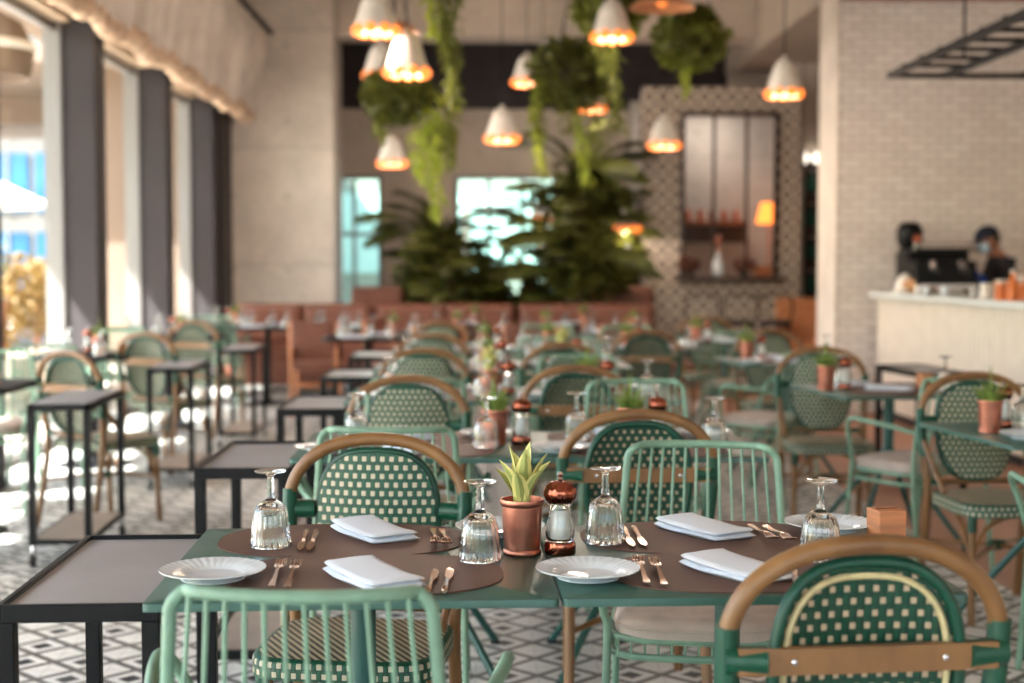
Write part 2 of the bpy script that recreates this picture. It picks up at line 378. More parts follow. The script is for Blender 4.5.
# ------------------------------------------------------------------ rattan chair (faces -Y, back towards +Y)
def ylean(z): return .205+max(0, z-.45)*.10
def make_rattan(trim=False):
    t = thing('rattan_chair', 'x', 'chair')
    right = [(.212, .285, 0), (.205, .235, .24), (.205, ylean(.45), .45), (.218, ylean(.6), .6), (.226, ylean(.72), .72)]
    arch = [(.227*math.copysign(abs(cos(a))**.9, cos(a)), ylean(.745)+.018*sin(a), .745+.16*sin(a)**.95) for a in [pi*k/14 for k in range(15)]]
    path = smooth_path(right+arch+[(-p[0], p[1], p[2]) for p in right[::-1]], 4)
    MB().tube(path, .0165, 12).build('hoop', M['cane'], t)
    for s in (1, -1):
        w = smooth_path([(s*.2165, ylean(.585), .585), (s*.224, ylean(.66), .66), (s*.227, ylean(.73)+.001, .73), (s*.2275, ylean(.765)+.002, .775)], 6)
        MB().tube(w, .0192, 12).build('binding', M['binding'], t)
        MB().tube([(s*.232, ylean(.73)+.008, .722), (s*.166, ylean(.73)+.019, .722)], .0235, 12).build('crossbar_binding', M['binding'], t)
        MB().tube(smooth_path([(s*.187, -.19, 0), (s*.184, -.178, .2), (s*.182, -.172, .43)], 4), .0145, 10).build('leg', M['cane'], t)
        MB().tube([(s*.1835, -.1755, .35), (s*.182, -.173, .418)], .0172, 10).build('leg_binding', M['binding'], t)
        MB().tube(smooth_path([(s*.222, ylean(.66), .66), (s*.212, .14, .56), (s*.195, .06, .462)], 5), .0115, 8).build('side_brace', M['cane'], t)
    c = MB()
    for k in range(8):
        x0, x1 = -.215+.43*k/8, -.215+.43*(k+1)/8
        y = lambda x: ylean(.73)+.022+.004*(1-(x/.23)**2)
        b = len(c.v)
        for x in (x0, x1):
            for dy, dz in ((-.009, -.0215), (.009, -.0215), (.009, .0215), (-.009, .0215)): c.v.append((x, y(x)+dy, .722+dz))
        for q in range(4): c.face((b+q, b+(q+1) % 4, b+4+(q+1) % 4, b+4+q))
        if k == 0: c.face((b+3, b+2, b+1, b))
        if k == 7: c.face((b+4, b+5, b+6, b+7))
    cb = c.build('crossbar', M['cane'], t, 30)
    for s in (1, -1): MB().ball((s*.125, ylean(.73)+.035, .722), .0055, 8, sc=(1, .5, 1)).build('bolt', M['chrome'], cb)
    # woven panel
    hw, hz, zc = .158, .195, .683
    def outline(k, n=44, e=2.8):
        return [(x*(1-.10*max(0, -z)/hz), z) for x, z in superell(hw*k, hz*k, e, n)]
    p = MB(); n = 44; ks = [.03, .25, .5, .75, .97]
    def yy(x, z): return ylean(zc+z)-.004-.030*(1-(x/.17)**2)+.018
    for side in (0, 1):
        b = len(p.v)
        for k in ks:
            for x, z in outline(k): p.v.append((x, yy(x, z)+(.006 if side else -.006), zc+z))
        for i in range(len(ks)-1):
            for q in range(n):
                l = (q+1) % n; ids = (b+i*n+q, b+i*n+l, b+(i+1)*n+l, b+(i+1)*n+q)
                if side == 0: ids = ids[::-1]
                p.face(ids, [(p.v[w][0], p.v[w][2]) for w in ids], side)
        ids = [b+q for q in range(n)]; ids = ids if side else ids[::-1]
        p.face(ids, [(p.v[w][0], p.v[w][2]) for w in ids], side)
    pn = p.build('woven_back', [M['weave_front'], M['weave_back']], t, 60)
    rim = [(x, yy(x, z)+.009, zc+z) for x, z in outline(.985)]
    MB().tube(rim, .0105, 8, True).build('rim', M['rim_green'], pn, 60)
    tr = [(x, yy(x, z)+.010, zc+z) for x, z in outline(.865)]
    if trim: MB().tube(tr, .0058, 6, True).build('piping', M['trim_cream'], pn, 60)
    MB().tube([(-.203, ylean(.48), .483), (.203, ylean(.48), .483)], .012, 10).build('lower_rail', M['cane'], t)
    for s in (1, -1): MB().tube([(s*.2, ylean(.48), .483), (s*.155, ylean(.48), .483)], .0145, 10).build('rail_binding', M['binding'], t)
    st = MB().prism(superell(.220, .208, 5, 44, 0, -.008), .408, .456, 0, 1, .014, .012).build('seat', [M['seat_weave'], M['weave_front']], t, 50)
    # stretchers
    x = MB()
    for s in (1, -1):
        x.tube(smooth_path([(s*.185, -.18, .24), (0, .02, .262), (-s*.206, .24, .24)], 4), .0095, 7)
    x.build('stretcher', M['cane'], t)
    MB().tube([(-.03, .02, .262), (.03, .02, .262)], .02, 8).build('stretcher_binding', M['binding'], t)
    for s in (1, -1):
        MB().tube(smooth_path([(s*.184, -.176, .25), (s*.13, -.176, .36), (s*.04, -.176, .41)], 4), .009, 7).build('corner_brace', M['cane'], t)
        MB().tube(smooth_path([(s*.185, -.165, .25), (s*.19, -.1, .36), (s*.192, -.02, .41)], 4), .009, 7).build('corner_brace', M['cane'], t)
    return t
# ------------------------------------------------------------------ wire chair (faces -Y)
def ring(a, b, z, e=4.5, n=36, cy=0): return [(x, y, z) for x, y in superell(a, b, e, n, 0, cy)]
def wire_chair(cushion, arms=True):
    def make():
        t = thing('wire_chair', 'x', 'chair')
        bz = .862
        def top_y(x): return .232+.052*(1-(x/.2)**2)
        up = [(.235, .25, 0), (.225, .205, .44), (.212, .214, .66), (.2015, .226, .81)]
        cor = [(.2015-.045*(1-cos(a)), .228, .817+.045*sin(a)) for a in (pi/8, pi/4, 3*pi/8)]
        top = [(x, top_y(x), bz) for x in (.15, .1, .05, 0)]
        half = up+cor+top
        path = smooth_path(half+[(-p[0], p[1], p[2]) for p in half[::-1][1:]], 4)
        bf = MB().tube(path, .0108, 10).build('back_frame', M['mint'], t)
        for k in range(12):
            xt = -.165+.33*k/11; xb = -.2+.4*k/11
            MB().tube([(xt, top_y(xt), bz-.004), ((xt+xb)/2*1.0, (top_y(xt)+.205)/2+.006, .65), (xb, .2, .44)], .0043, 6).build('rod', M['mint'], bf)
        for s in (1, -1):
            if arms:
                p = [(s*.213, .212, .628), (s*.262, .12, .652), (s*.294, 0, .668), (s*.302, -.07, .676), (s*.294, -.118, .652), (s*.262, -.14, .58), (s*.232, -.152, .49), (s*.224, -.162, .42), (s*.236, -.205, 0)]
            else: p = [(s*.222, -.17, .44), (s*.236, -.205, 0)]
            MB().tube(smooth_path(p, 6), .0108, 10).build('arm_and_leg' if arms else 'leg', M['mint'], t)
        sf = MB().tube(ring(.222, .2, .44), .0095, 8, True).tube(ring(.222, .2, .398), .0095, 8, True).build('seat_frame', M['mint'], t)
        g = MB()
        for k in range(13):
            x = -.195+.39*k/12; g.tube([(x, -.192, .398), (x, -.196, .44), (x, 0, .434), (x, .196, .44)], .0032, 5)
        g.tube([(-.21, .03, .43), (.21, .03, .43)], .004, 5)
        g.build('seat_grid', M['mint'], sf)
        if cushion:
            pr = MB().prism(superell(.212, .205, 4, 44, 0, -.006), .446, .492, 0, 0, .03, .022)
            c = pr.build('cushion', M['cushion'], t, 80)
            MB().tube(ring(.2125, .2055, .468, 4, 44, -.006), .0035, 6, True).build('cushion_piping', M['cushion'], c)
        return t
    return make
# ------------------------------------------------------------------ tables
TW, TD = .745, .725
def make_table():
    t = thing('dining_table', 'x', 'table')
    MB().prism(superell(TW/2, TD/2, 60, 48), .735, .75, 0, 0, .002, .002).build('tabletop', M['table_top'], t, 40)
    MB().tube([(0, 0, .40), (0, 0, .72)], .026, 14).box((0, 0, .724), (.34, .05, .016)).box((0, 0, .7235), (.05, .34, .016)).build('pedestal', M['teal_frame'], t)
    for sx in (1, -1):
        for sy in (1, -1):
            MB().tube([(sx*.012, sy*.012, .46), (sx*.275, sy*.265, .014)], .0135, 8).build('leg', M['teal_frame'], t)
            MB().lathe([(.018, 0), (.018, .012), (.012, .016)], (sx*.275, sy*.265, 0), 10).build('foot', M['rubber'], t)
    return t
def make_side_table():
    t = thing('side_table', 'x', 'side table'); w, d = .30, .69
    f = MB()
    for x in (-1, 1): f.box((x*(w/2-.006), 0, .7035), (.012, d, .034))
    for y in (-1, 1): f.box((0, y*(d/2-.006), .7035), (w-.024, .012, .034))
    f.build('tray_frame', M['black_metal'], t, bevel=.0015)
    MB().box((0, 0, .701), (w-.024, d-.024, .02)).build('tray_top', M['grey_top'], t)
    for x in (-1, 1):
        for y in (-1, 1): MB().box((x*(w/2-.0165), y*(d/2-.0165), .3435), (.033, .033, .687)).build('leg', M['black_metal'], t, bevel=.002)
    s = MB().box((0, 0, .135), (w-.07, d-.07, .012)).build('shelf', M['shelf_grey'], t)
    sf = MB()
    for x in (-1, 1): sf.box((x*(w/2-.0125), 0, .13), (.02, d-.066, .028))
    for y in (-1, 1): sf.box((0, y*(d/2-.0165), .13), (w-.066, .02, .028))
    sf.build('shelf_frame', M['black_metal'], s)
    return t
def make_trolley():
    t = thing('trolley', 'x', 'trolley'); w, d = .27, .72
    f = MB()
    for x in (-1, 1): f.box((x*(w/2-.011), 0, .715), (.022, d, .03))
    for y in (-1, 1): f.box((0, y*(d/2-.011), .715), (w, .022, .03))
    f.build('top_frame', M['black_metal'], t)
    MB().box((0, 0, .722), (w-.03, d-.03, .02)).build('top', M['grey_top'], t)
    for x in (-1, 1):
        for y in (-1, 1):
            MB().box((x*(w/2-.012), y*(d/2-.012), .40), (.03, .03, .61)).build('leg', M['black_metal'], t)
            c = MB().tube([(x*(w/2-.02), y*(d/2-.012), .03), (x*(w/2-.002), y*(d/2-.012), .03)], .03, 14).build('caster', M['rubber'], t)
            MB().tube([(x*(w/2-.012), y*(d/2-.012), .05), (x*(w/2-.012), y*(d/2-.012), .1)], .01, 8).box((x*(w/2-.012), y*(d/2-.012), .06), (.028, .02, .02)).build('caster_fork', M['chrome'], c)
    s = MB().box((0, 0, .115), (w-.03, d-.03, .016)).build('shelf', M['shelf_grey'], t)
    sf = MB()
    for x in (-1, 1): sf.box((x*(w/2-.011), 0, .11), (.02, d-.05, .022))
    for y in (-1, 1): sf.box((0, y*(d/2-.011), .11), (w-.05, .02, .022))
    sf.build('shelf_frame', M['black_metal'], s)
    return t
# ------------------------------------------------------------------ tableware
def make_plate():
    t = thing('plate', 'x', 'plate')
    prof = [(.0, .004), (.052, .004), (.058, .0055), (.066, .012), (.08, .0155), (.095, .0185), (.1, .0195), (.1003, .0182), (.097, .0165), (.068, .008), (.06, .001), (.05, 0), (0, .0005)]
    MB().lathe(prof, n=180, mod=lambda a, i, z: 1+(.003*cos(a*36) if i in (6, 7) else 0), zmod=lambda a, i: (.0008*cos(a*36) if i in (4, 5) else .0004*cos(a*36) if i in (3, 6, 7) else 0)).build('dish', M['porcelain'], t, 60)
    MB().lathe([(.057, 0), (.059, -.001), (.061, .0), (.059, .004)], n=48, closed=True).build('foot_ring', M['porcelain'], t, 60)
    return t
def make_goblet():
    """stemmed ribbed glass stood upside down on its rim"""
    t = thing('goblet', 'x', 'glass')
    outer = [(.0425, 0), (.0428, .003), (.0405, .02), (.0385, .045), (.036, .068), (.031, .084), (.021, .094), (.011, .099)]
    inner = [(.008, .088), (.018, .086), (.028, .079), (.0335, .065), (.0362, .045), (.0385, .02), (.0407, .001)]
    o = MB(); prof = [(0, .089)]+inner+[(.0416, -.0)]+outer+[(.0085, .104), (.0095, .112), (.0065, .118), (.0085, .124), (.006, .131), (.0078, .138), (.006, .144), (.0075, .149), (.012, .1535), (.030, .1575), (.0335, .160), (.0335, .1622), (.030, .163), (0, .1625)]
    # close at the axis on both ends
    o.lathe(prof, n=80, mod=lambda a, i, z: (1+.03*cos(a*20)) if 9 < i < 15 else (1+.05*cos(a*6)) if 16 < i < 24 else 1)
    o.build('bowl_and_stem', M['glass'], t, 60)
    MB().lathe([(.0428, 0), (.0436, .0012), (.0428, .0024), (.0418, .0012)], n=64, closed=True).build('rim', M['glass'], t, 60)
    return t
def make_mill():
    t = thing('pepper_mill', 'x', 'mill')
    MB().lathe([(.031, 0), (.033, .003), (.033, .021), (.031, .026), (.026, .027)], n=32).build('base', M['copper_shiny'], t)
    MB().lathe([(.026, .027), (.0295, .036), (.031, .048), (.028, .064), (.0235, .078), (.0235, .1), (.0265, .104), (.0265, .107), (.0215, .107), (.0208, .078), (.025, .064), (.0278, .048), (.0262, .036), (.022, .03), (0, .03)], n=32).build('jar', M['glass'], t, 60)
    MB().lathe([(0, .031), (.021, .031), (.021, .088), (.017, .092), (0, .092)], n=20).build('salt', M['salt'], t)
    MB().lathe([(.024, .107), (.029, .112), (.0335, .122), (.0335, .132), (.029, .143), (.02, .150), (.008, .153), (0, .153)], n=64, mod=lambda a, i, z: 1+.09*abs(sin(a*6))-.05).build('domed_head', M['copper_shiny'], t, 70)
    MB().lathe([(.004, .152), (.0065, .156), (.004, .160), (.007, .166), (.0045, .171), (0, .172)], n=14).build('finial', M['chrome'], t)
    return t
def pot_mesh(t, h=.115, r=.0455):
    k = r/.0455
    return MB().lathe([(0, .004), (.039*k, .0), (.0405*k, .003), (.0405*k, .008), (.0375*k, .012), (.038*k, .016), (.0425*k, h-.014), (.0455*k, h-.011), (.0462*k, h-.004), (.0455*k, h), (.0425*k, h), (.041*k, h-.016), (0, h-.018)], n=40).build('pot', M['copper'], t, 40)
def blade(mb, base, az, lean, L, w, curl=.6, seg=6, m=0, fold=.25):
    """a tapering leaf: base point, azimuth, lean from vertical, length, width"""
    b = len(mb.v); d = V(cos(az), sin(az), 0); sd = V(-sin(az), cos(az), 0); p = V(*base); ang = lean
    for i in range(seg+1):
        t = i/seg; ww = w*(.55+1.1*t-1.65*t*t if t < .62 else max(.02, (.598)*(1-((t-.62)/.38)**1.6)))/.75
        up = d*-cos(ang)+V(0, 0, 1)*sin(ang)
        for s in (-1, 0, 1): mb.v.append(tuple(p+sd*(s*ww/2)+up*(abs(s)*ww*fold)))
        p = p+(d*sin(ang)+V(0, 0, 1)*cos(ang))*(L/seg); ang += curl/seg
    for i in range(seg):
        for s in (0, 1):
            a = b+i*3+s; mb.face((a, a+1, a+4, a+3), ((s*.5, i/seg), (s*.5+.5, i/seg), (s*.5+.5, (i+1)/seg), (s*.5, (i+1)/seg)), m)
def make_agave():
    t = thing('potted_agave', 'x', 'plant'); pot_mesh(t); rnd = random.Random(3)
    MB().lathe([(.0405, .1), (.03, .103), (0, .104)], n=24).build('soil', M['soil'], t)
    for k, (az, le, L, w, cu) in enumerate([(.3, .10, .135, .042, .1), (2.4, .12, .13, .042, .12), (4.4, .16, .128, .042, .15), (5.5, .30, .13, .036, .25), (1.3, .34, .118, .038, .3), (3.3, .36, .118, .040, .3),
                                            (0., .42, .112, .038, .45), (2.0, .5, .1, .036, .5), (4.0, .46, .105, .036, .45), (4.95, .42, .098, .040, .3)]):
        m = MB(); blade(m, (.006*cos(az), .006*sin(az), .098), az, le, L, w, cu, 7); m.build('leaf', M['agave'], t, 0)
    return t
def make_grass_pot():
    t = thing('potted_grass', 'x', 'plant'); pot_mesh(t); rnd = random.Random(5)
    MB().lathe([(.0405, .1), (.03, .103), (0, .104)], n=24).build('soil', M['soil'], t)
    m = MB()
    for k in range(90):
        a = rnd.uniform(0, 2*pi); r = rnd.uniform(0, .034); blade(m, (r*cos(a), r*sin(a), .098), a+rnd.uniform(-.5, .5), rnd.uniform(.02, .55), rnd.uniform(.05, .1), .007, rnd.uniform(.2, 1.3), 4)
    for k in range(3): blade(m, (.01*k-.01, 0, .098), 1.2*k, .08, .15, .006, .15, 4)
    tag(m.build('grass_blades', M['leaf_grass'], t, 0)); return t
def make_mat():
    t = MB(); t.prism(superell(.268, .186, 2.6, 64), 0, .0025, 0, 0); return tag(t.build('placemat', M['mat_leather'], None, 30), 'x', 'placemat')
def make_fork():
    t = thing('fork', 'x', 'fork')   # lies along +Y, tines at +Y
    h = MB(); prof = [(-.1, .0075, .004), (-.085, .008, .0035), (-.04, .0055, .005), (0, .0038, .009), (.03, .0036, .012), (.045, .006, .011)]
    b = len(h.v)
    for y, w, z in prof:
        for dx, dz in ((-w, 0), (w, 0), (w*.8, .0026), (-w*.8, .0026)): h.v.append((dx, y, z+dz))
    for i in range(len(prof)-1):
        for q in range(4): h.face((b+i*4+q, b+i*4+(q+1) % 4, b+i*4+4+(q+1) % 4, b+i*4+4+q))
    h.face((b+3, b+2, b+1, b)); e = b+(len(prof)-1)*4; h.face((e, e+1, e+2, e+3)); h.build('handle', M['cutlery'], t, 35)
    k = MB()
    for i in range(4):
        x = -.0088+.0059*i; x0 = x*.75
        k.tube(smooth_path([(x0, .042, .0125), (x, .056, .0105), (x, .08, .009), (x*1.02, .1, .0155)], 3), [.0028]*3+[.0024]*6+[.0012], 6)
    k.build('tines', M['cutlery'], t); return t
def make_knife():
    t = thing('knife', 'x', 'knife')   # blade at +Y
    MB().tube(smooth_path([(0, -.105, .005), (0, -.09, .0065), (0, -.05, .006), (0, -.005, .0055)], 4), [.004, .006, .0068, .007, .0072, .007, .0068, .0062, .0058, .0055, .0052, .005, .0046], 8).build('handle', M['cutlery'], t)
    b = MB(); pr = [(-.008, .004, .0045), (.02, .0095, .005), (.06, .0105, .005), (.085, .0085, .0045), (.1, .002, .004)]; i0 = 0
    for y, w, z in pr:
        for dx, dz in ((-w*.6, -.001), (w, -.0002), (w, .0006), (-w*.6, .0016)): b.v.append((dx, y, z+dz))
    for i in range(len(pr)-1):
        for q in range(4): b.face((i*4+q, i*4+(q+1) % 4, i*4+4+(q+1) % 4, i*4+4+q))
    b.face((3, 2, 1, 0)); b.face((16, 17, 18, 19)); b.build('blade', M['cutlery'], t, 30); return t
def make_napkin():
    """linen folded in four, leaves lifting at the open end; lies along X, .2 x .12"""
    t = thing('napkin', 'x', 'napkin'); rnd = random.Random(9)
    lay = []
    for q in range(2):
        m = MB(); NX, NY = 14, 8; L, W = .218-.006*q, .112-.004*q; th = .0105
        def h(x, y, top):
            wob = .0016*sin(x*40+q*2)+.0012*sin(y*55+q)
            lift = (.004+.003*q)*max(0, -x/L-.1)*2 if q else 0
            edge = min(1, (L/2-abs(x))/.006, (W/2-abs(y))/.006); r = th*sqrt(max(0, 1-(1-max(edge, 0))**2))
            z0 = q*.0112
            return z0+(wob+lift if z0 or top else 0)*(.5 if not top else 1)+((th/2+r/2) if top else (th/2-r/2))
        for top in (0, 1):
            b = len(m.v)
            for i in range(NX+1):
                for j in range(NY+1):
                    u = i/NX*2-1; v = j/NY*2-1; u = math.copysign(1-(1-abs(u))**1.5, u); v = math.copysign(1-(1-abs(v))**1.5, v)
                    x, y = u*L/2, v*W/2; m.v.append((x+.004*sin(v*2+q), y-.010*cos(u*1.5)*(1 if q else .9), max(0, h(x, y, top))))
            for i in range(NX):
                for j in range(NY):
                    a = b+i*(NY+1)+j; f = (a, a+NY+1, a+NY+2, a+1); m.face(f if top else f[::-1])
        m.build('fold', M['linen'], t, 80)
    return t
K_rattan, K_wire, K_wirec = Kit(make_rattan), Kit(wire_chair(False)), Kit(wire_chair(True))
K_table, K_side, K_trolley = Kit(make_table), Kit(make_side_table), Kit(make_trolley)
K_plate, K_goblet, K_mill, K_agave, K_grass = Kit(make_plate), Kit(make_goblet), Kit(make_mill), Kit(make_agave), Kit(make_grass_pot)
K_mat, K_fork, K_knife, K_nap = Kit(make_mat), Kit(make_fork), Kit(make_knife), Kit(make_napkin)
# ================================================================== THE SETTING
XL, XR, YB, YF, ZH = -3.0, 3.28, 18.6, -4.0, 5.2
struct('floor', MB().span((-3.2, YF, -.1), (7.2, 20, 0)), M['floor'])
struct('ceiling', MB().span((-3.6, YF, ZH), (XR, YB+1.6, ZH+.2)).span((XR, YF, 3.83), (7.2, 20, 5.4)), M['ceiling'])
# concrete column and beam at the far end, back wall with dark clerestory and two windows
struct('column', MB().span((-2.83, 16.6, 0), (-1.63, 17.6, ZH)), M['concrete'], bevel=.01)
struct('beam', MB().span((-1.62, 16.7, 4.0), (XR, 17.2, ZH)), M['concrete_plain'], bevel=.01)
w1, w2 = (-1.95, -1.2), (-.27, 1.08); zt, zb = 2.52, .0
wb = MB()
for x0, x1 in ((-3.2, w1[0]), (w1[1], w2[0]), (w2[1], 2.05), (3.7, 7.2)): wb.span((x0, YB, 0), (x1, YB+.25, 3.37))
for x0, x1 in (w1, w2): wb.span((x0, YB, zt), (x1, YB+.25, 3.37))
wb.span((3.3, YB, 3.37), (7.2, YB+.25, 3.9)).span((2.05, YB, 0), (2.16, YB+.25, .9)).span((2.05, YB, 2.6), (3.7, YB+.25, 3.37)).span((2.5, YB, 0), (3.7, YB+.25, 2.6))
struct('wall_back', wb, M['concrete_plain'])
struct('trim_1', MB().span((-3.2, YB+.1, 3.37), (3.3, YB+.3, ZH)), M['dark_void'])
def window(name, x0, x1, z0, z1, Y, mull, tran):
    o = bpy.data.objects.new(name, None); COL.objects.link(o); o.location = ((x0+x1)/2, Y, z0); tag(o, kind='structure'); w = (x1-x0)/2; h = z1-z0
    f = MB()
    for s in (-1, 1): f.box((s*(w-.03), 0, h/2), (.06, .08, h))
    for z in [.03, h-.03]+list(tran): f.box((0, 0, z), (2*w-.12, .07, .05))
    for x in mull: f.box((x, 0, h/2), (.05, .06, h-.12))
    f.build('window_frame', M['frame_silver'], o, 0)
    MB().box((0, 0, h/2), (2*w-.1, .012, h-.1)).build('window_pane', M['window_glass'], o, 0); return o
window('window_1', w1[0], w1[1], zb, zt, YB+.12, [0], [1.75])
window('window_2', w2[0], w2[1], zb, zt, YB+.12, [-.22, .22], [2.1])
window('window_3', 2.16, 2.5, .9, 2.6, YB+.12, [], [])
# patterned tile portal with the servery behind it
PY = 16.4; px0, px1, ox0, ox1, oz0, oz1, pz = 1.93, 3.76, 2.37, 3.49, 1.17, 3.1, 3.39
struct('wall_portal', MB().span((px0, PY, 0), (ox0, PY+.25, pz)).span((ox1, PY, 0), (px1, PY+.25, pz)).span((ox0, PY, oz1), (ox1, PY+.25, pz)).span((ox0, PY, 0), (ox1, PY+.25, oz0)), M['portal_tile'])
tf = MB()
for x in (ox0+.02, ox1-.02): tf.box((x, PY-.01, (oz0+oz1)/2), (.05, .06, oz1-oz0))
tf.box((((ox0+ox1)/2), PY-.01, oz1-.02), (ox1-ox0, .06, .05))
for x in (ox0+.40, ox0+.78): tf.box((x, PY+.1, (oz0+oz1)/2), (.035, .035, oz1-oz0))
struct('trim_2', tf, M['dark_wood'])
struct('wall_servery', MB().span((1.95, 17.9, 0), (3.9, 18.0, 3.4)).span((3.76, 16.65, 0), (3.86, 18, 3.4)), M['grey_room'])
struct('sill_portal', MB().box(((ox0+ox1)/2, PY+.05, oz0+.02), (ox1-ox0+.1, .5, .05)), M['dark_wood'], bevel=.006)
# white brick wall with its bare end, wall over the bar
struct('wall_brick', MB().span((XR+.004, 12.85, 0), (7.2, 13.5, 3.83)), M['brick'])
struct('trim_3', MB().span((XR-.012, 12.84, 0), (XR+.006, 13.52, 3.83)), M['plaster_white'])
struct('trim_4', MB().span((XR, 12.75, 3.72), (7.2, 12.86, 3.83)), M['wood_brown'])
struct('wall_bar', MB().span((3.76, 17.6, 2.75), (7.2, 17.8, 3.83)).span((3.86, 18.2, 0), (7.2, 18.3, 2.75)), M['plaster_white'])
struct('wall_front', MB().span((-3.6, YF-.2, 3.3), (7.4, YF, 5.4)).span((-3.6, YF-.2, 0), (-2.6, YF, 3.3)).span((6.6, YF-.2, 0), (7.4, YF, 3.3)), M['plaster_white'])
window('window_12', -2.6, 6.6, 0, 3.3, YF-.1, [-3.0, -1.5, 0, 1.5, 3.0], [2.6])  # unseen glazing put in behind the camera to fill the room
struct('wall_right', MB().span((7.2, YF, 0), (7.4, 20, 5.4)), M['plaster_white'])
# window wall: pillars, header, glass
PIL = [15.75, 13.4, 10.95, 8.5, 6.05, 3.6, 1.15, -1.3, -3.75]
for y in PIL: struct('pillar', MB().box((-2.965, y, 1.85), (.25, .29, 3.7)), M['pillar'], bevel=.006)
struct('wall_left', MB().span((-3.25, YF, 3.16), (-3.02, 16.6, ZH)).span((-3.25, 15.75, 0), (-3.02, 18.7, 3.16)).span((-3.25, 16.6, 3.16), (-3.02, 18.9, ZH)), M['header'])
struct('trim_5', MB().span((-3.02, 15.9, 0), (-2.80, 16.55, ZH)), M['dark_void'])
for i in range(len(PIL)-1):
    y1, y0 = PIL[i]-.145, PIL[i+1]+.145; n = 4+i
    o = bpy.data.objects.new('window_%d' % n, None); COL.objects.link(o); o.location = (-3.155, (y0+y1)/2, 0); tag(o, kind='structure'); L = y1-y0
    f = MB()
    for s in (-1, 1): f.box((0, s*(L/2-.0125), 1.58), (.13, .025, 3.16))
    for z in (.04, 3.12): f.box((0, 0, z), (.06, L-.05, .06))
    f.build('window_frame', M['frame_silver'], o, 0)
    MB().box((0, 0, 1.58), (.012, L-.04, 3.06)).build('window_pane', M['window_glass'], o, 0)
# gathered fabric pelmet along the window wall
pb = MB(); n = 300; y0, y1 = 5.0, 16.5
for i in range(n+1):
    y = y0+(y1-y0)*i/n; w = .05*sin(i*.9)+.04*sin(i*.37)
    swag = .05*abs(sin((y-y0)*pi/1.15))
    for z, dx in ((3.22-swag, 0), (3.5, .03), (3.8, .10), (4.15, .2)): pb.v.append((-2.55+dx+w*(1 if z < 4 else .4), y, z-.13))
for i in range(n):
    for q in range(3): a = i*4+q; pb.face((a, a+4, a+5, a+1))
val = thing('fabric_pelmet', 'gathered beige fabric pelmet hanging along the top of the window wall', 'curtain', (0, 0, 0))
o = pb.build('pelmet_cloth', M['fabric'], val, 80); sm = o.modifiers.new('t', 'SOLIDIFY'); sm.thickness = .012
fr = MB(); rnd = random.Random(2)
pts = []; rr = []
for i in range(160):
    y = y0+(y1-y0)*i/159; swag = .05*abs(sin((y-y0)*pi/1.15)); pts.append((-2.56+rnd.uniform(-.02, .02), y, 3.06-swag+rnd.uniform(-.02, .02))); rr.append(rnd.uniform(.05, .095))
fr.tube(pts, rr, 8); fr.build('ruched_hem', M['fringe'], val, 80)
MB().tube([(-2.33, y0, 4.0), (-2.33, y1, 4.0)], .03, 8).build('curtain_rail', M['dark_void'], val)
# ------------------------------------------------------------------ outside
struct('ground_terrace', MB().span((-40, -20, -.12), (-3.2, 60, -.02)).span((-3.2, 20, -.12), (30, 60, -.02)), M['terrace'])
struct('wall_terrace', MB().span((-5.55, 19.5, 0), (-3.25, 19.8, 5)), M['beige_wall'])
struct('roof_terrace', MB().span((-5.07, YF, 3.97), (-3.25, 18.6, 4.2)).span((-18, 18.6, 3.97), (-3.25, 30, 4.2)), M['beige_wall'])  # far slab widened to keep the beam and wall beyond in shade
struct('beam_terrace', MB().span((-14, 22.5, 3.55), (-5.3, 23, 3.97)).span((-5.9, 22.5, 0), (-5.5, 23, 3.5)), M['beige_wall'])
def tower():
    t = thing('office_tower', 'pale office block with blue glass beyond the terrace hedge', 'building', at(30, 265, 42))
    t.location.z = 0
    MB().span((-3.5, 0, 0), (3, 6, 9)).build('wall', M['tower_wall'], t, 0)
    for z in (.6, 2.9, 5.2):
        for x in (-2.6, -1.2, .2, 1.6):
            w = MB().span((x, -.06, z), (x+1.2, .02, z+1.7)).build('window', M['tower_glass'], t, 0)
            MB().box((x+.6, -.08, z+.85), (.07, .06, 1.7)).build('mullion', M['frame_silver'], w, 0)
tower()
def lantern():
    t = thing('terrace_lantern', 'big round lantern outside the first window, a white ring for its lit inside', 'lamp', (-4.1, 12, 3.2))
    MB().lathe([(.1, .3), (.34, .16), (.44, -.05), (.40, -.3), (.38, -.3), (.41, -.05), (.31, .14), (.1, .27)], n=36, closed=True).build('shade', M['beige_wall'], t); MB().tube(ring(.39, .39, -.05, 2), .055, 10, True).build('lit_inside_ring', M['parasol'], t); MB().tube([(0, 0, .28), (0, 0, .77)], .01, 6).build('cord', M['black_metal'], t); MB().tube([(-.1, 0, .285), (.1, 0, .285)], .012, 6).build('cross_bar', M['black_metal'], t)  # white ring stands in for the lit inside of the shade
lantern()
def parasol():
    t = thing('parasol', 'white terrace parasol open beyond the first window', 'parasol', (-4.95, 13, 0))
    m = MB(); b = 0; m.v.append((0, 0, 2.42)); N = 8
    for k in range(N): a = 2*pi*(k+.5)/N; m.v.append((1.12*cos(a), 1.12*sin(a), 1.9))
    for k in range(N): m.face((0, 1+k, 1+(k+1) % N))
    o = m.build('canopy', M['parasol'], t, 0); s = o.modifiers.new('t', 'SOLIDIFY'); s.thickness = .02
    MB().tube([(0, 0, .05), (0, 0, 2.4)], .025, 10).build('pole', M['frame_silver'], t)
    MB().lathe([(.25, 0), (.25, .06), (.06, .1)], n=20).build('base', M['rubber'], t)
parasol()
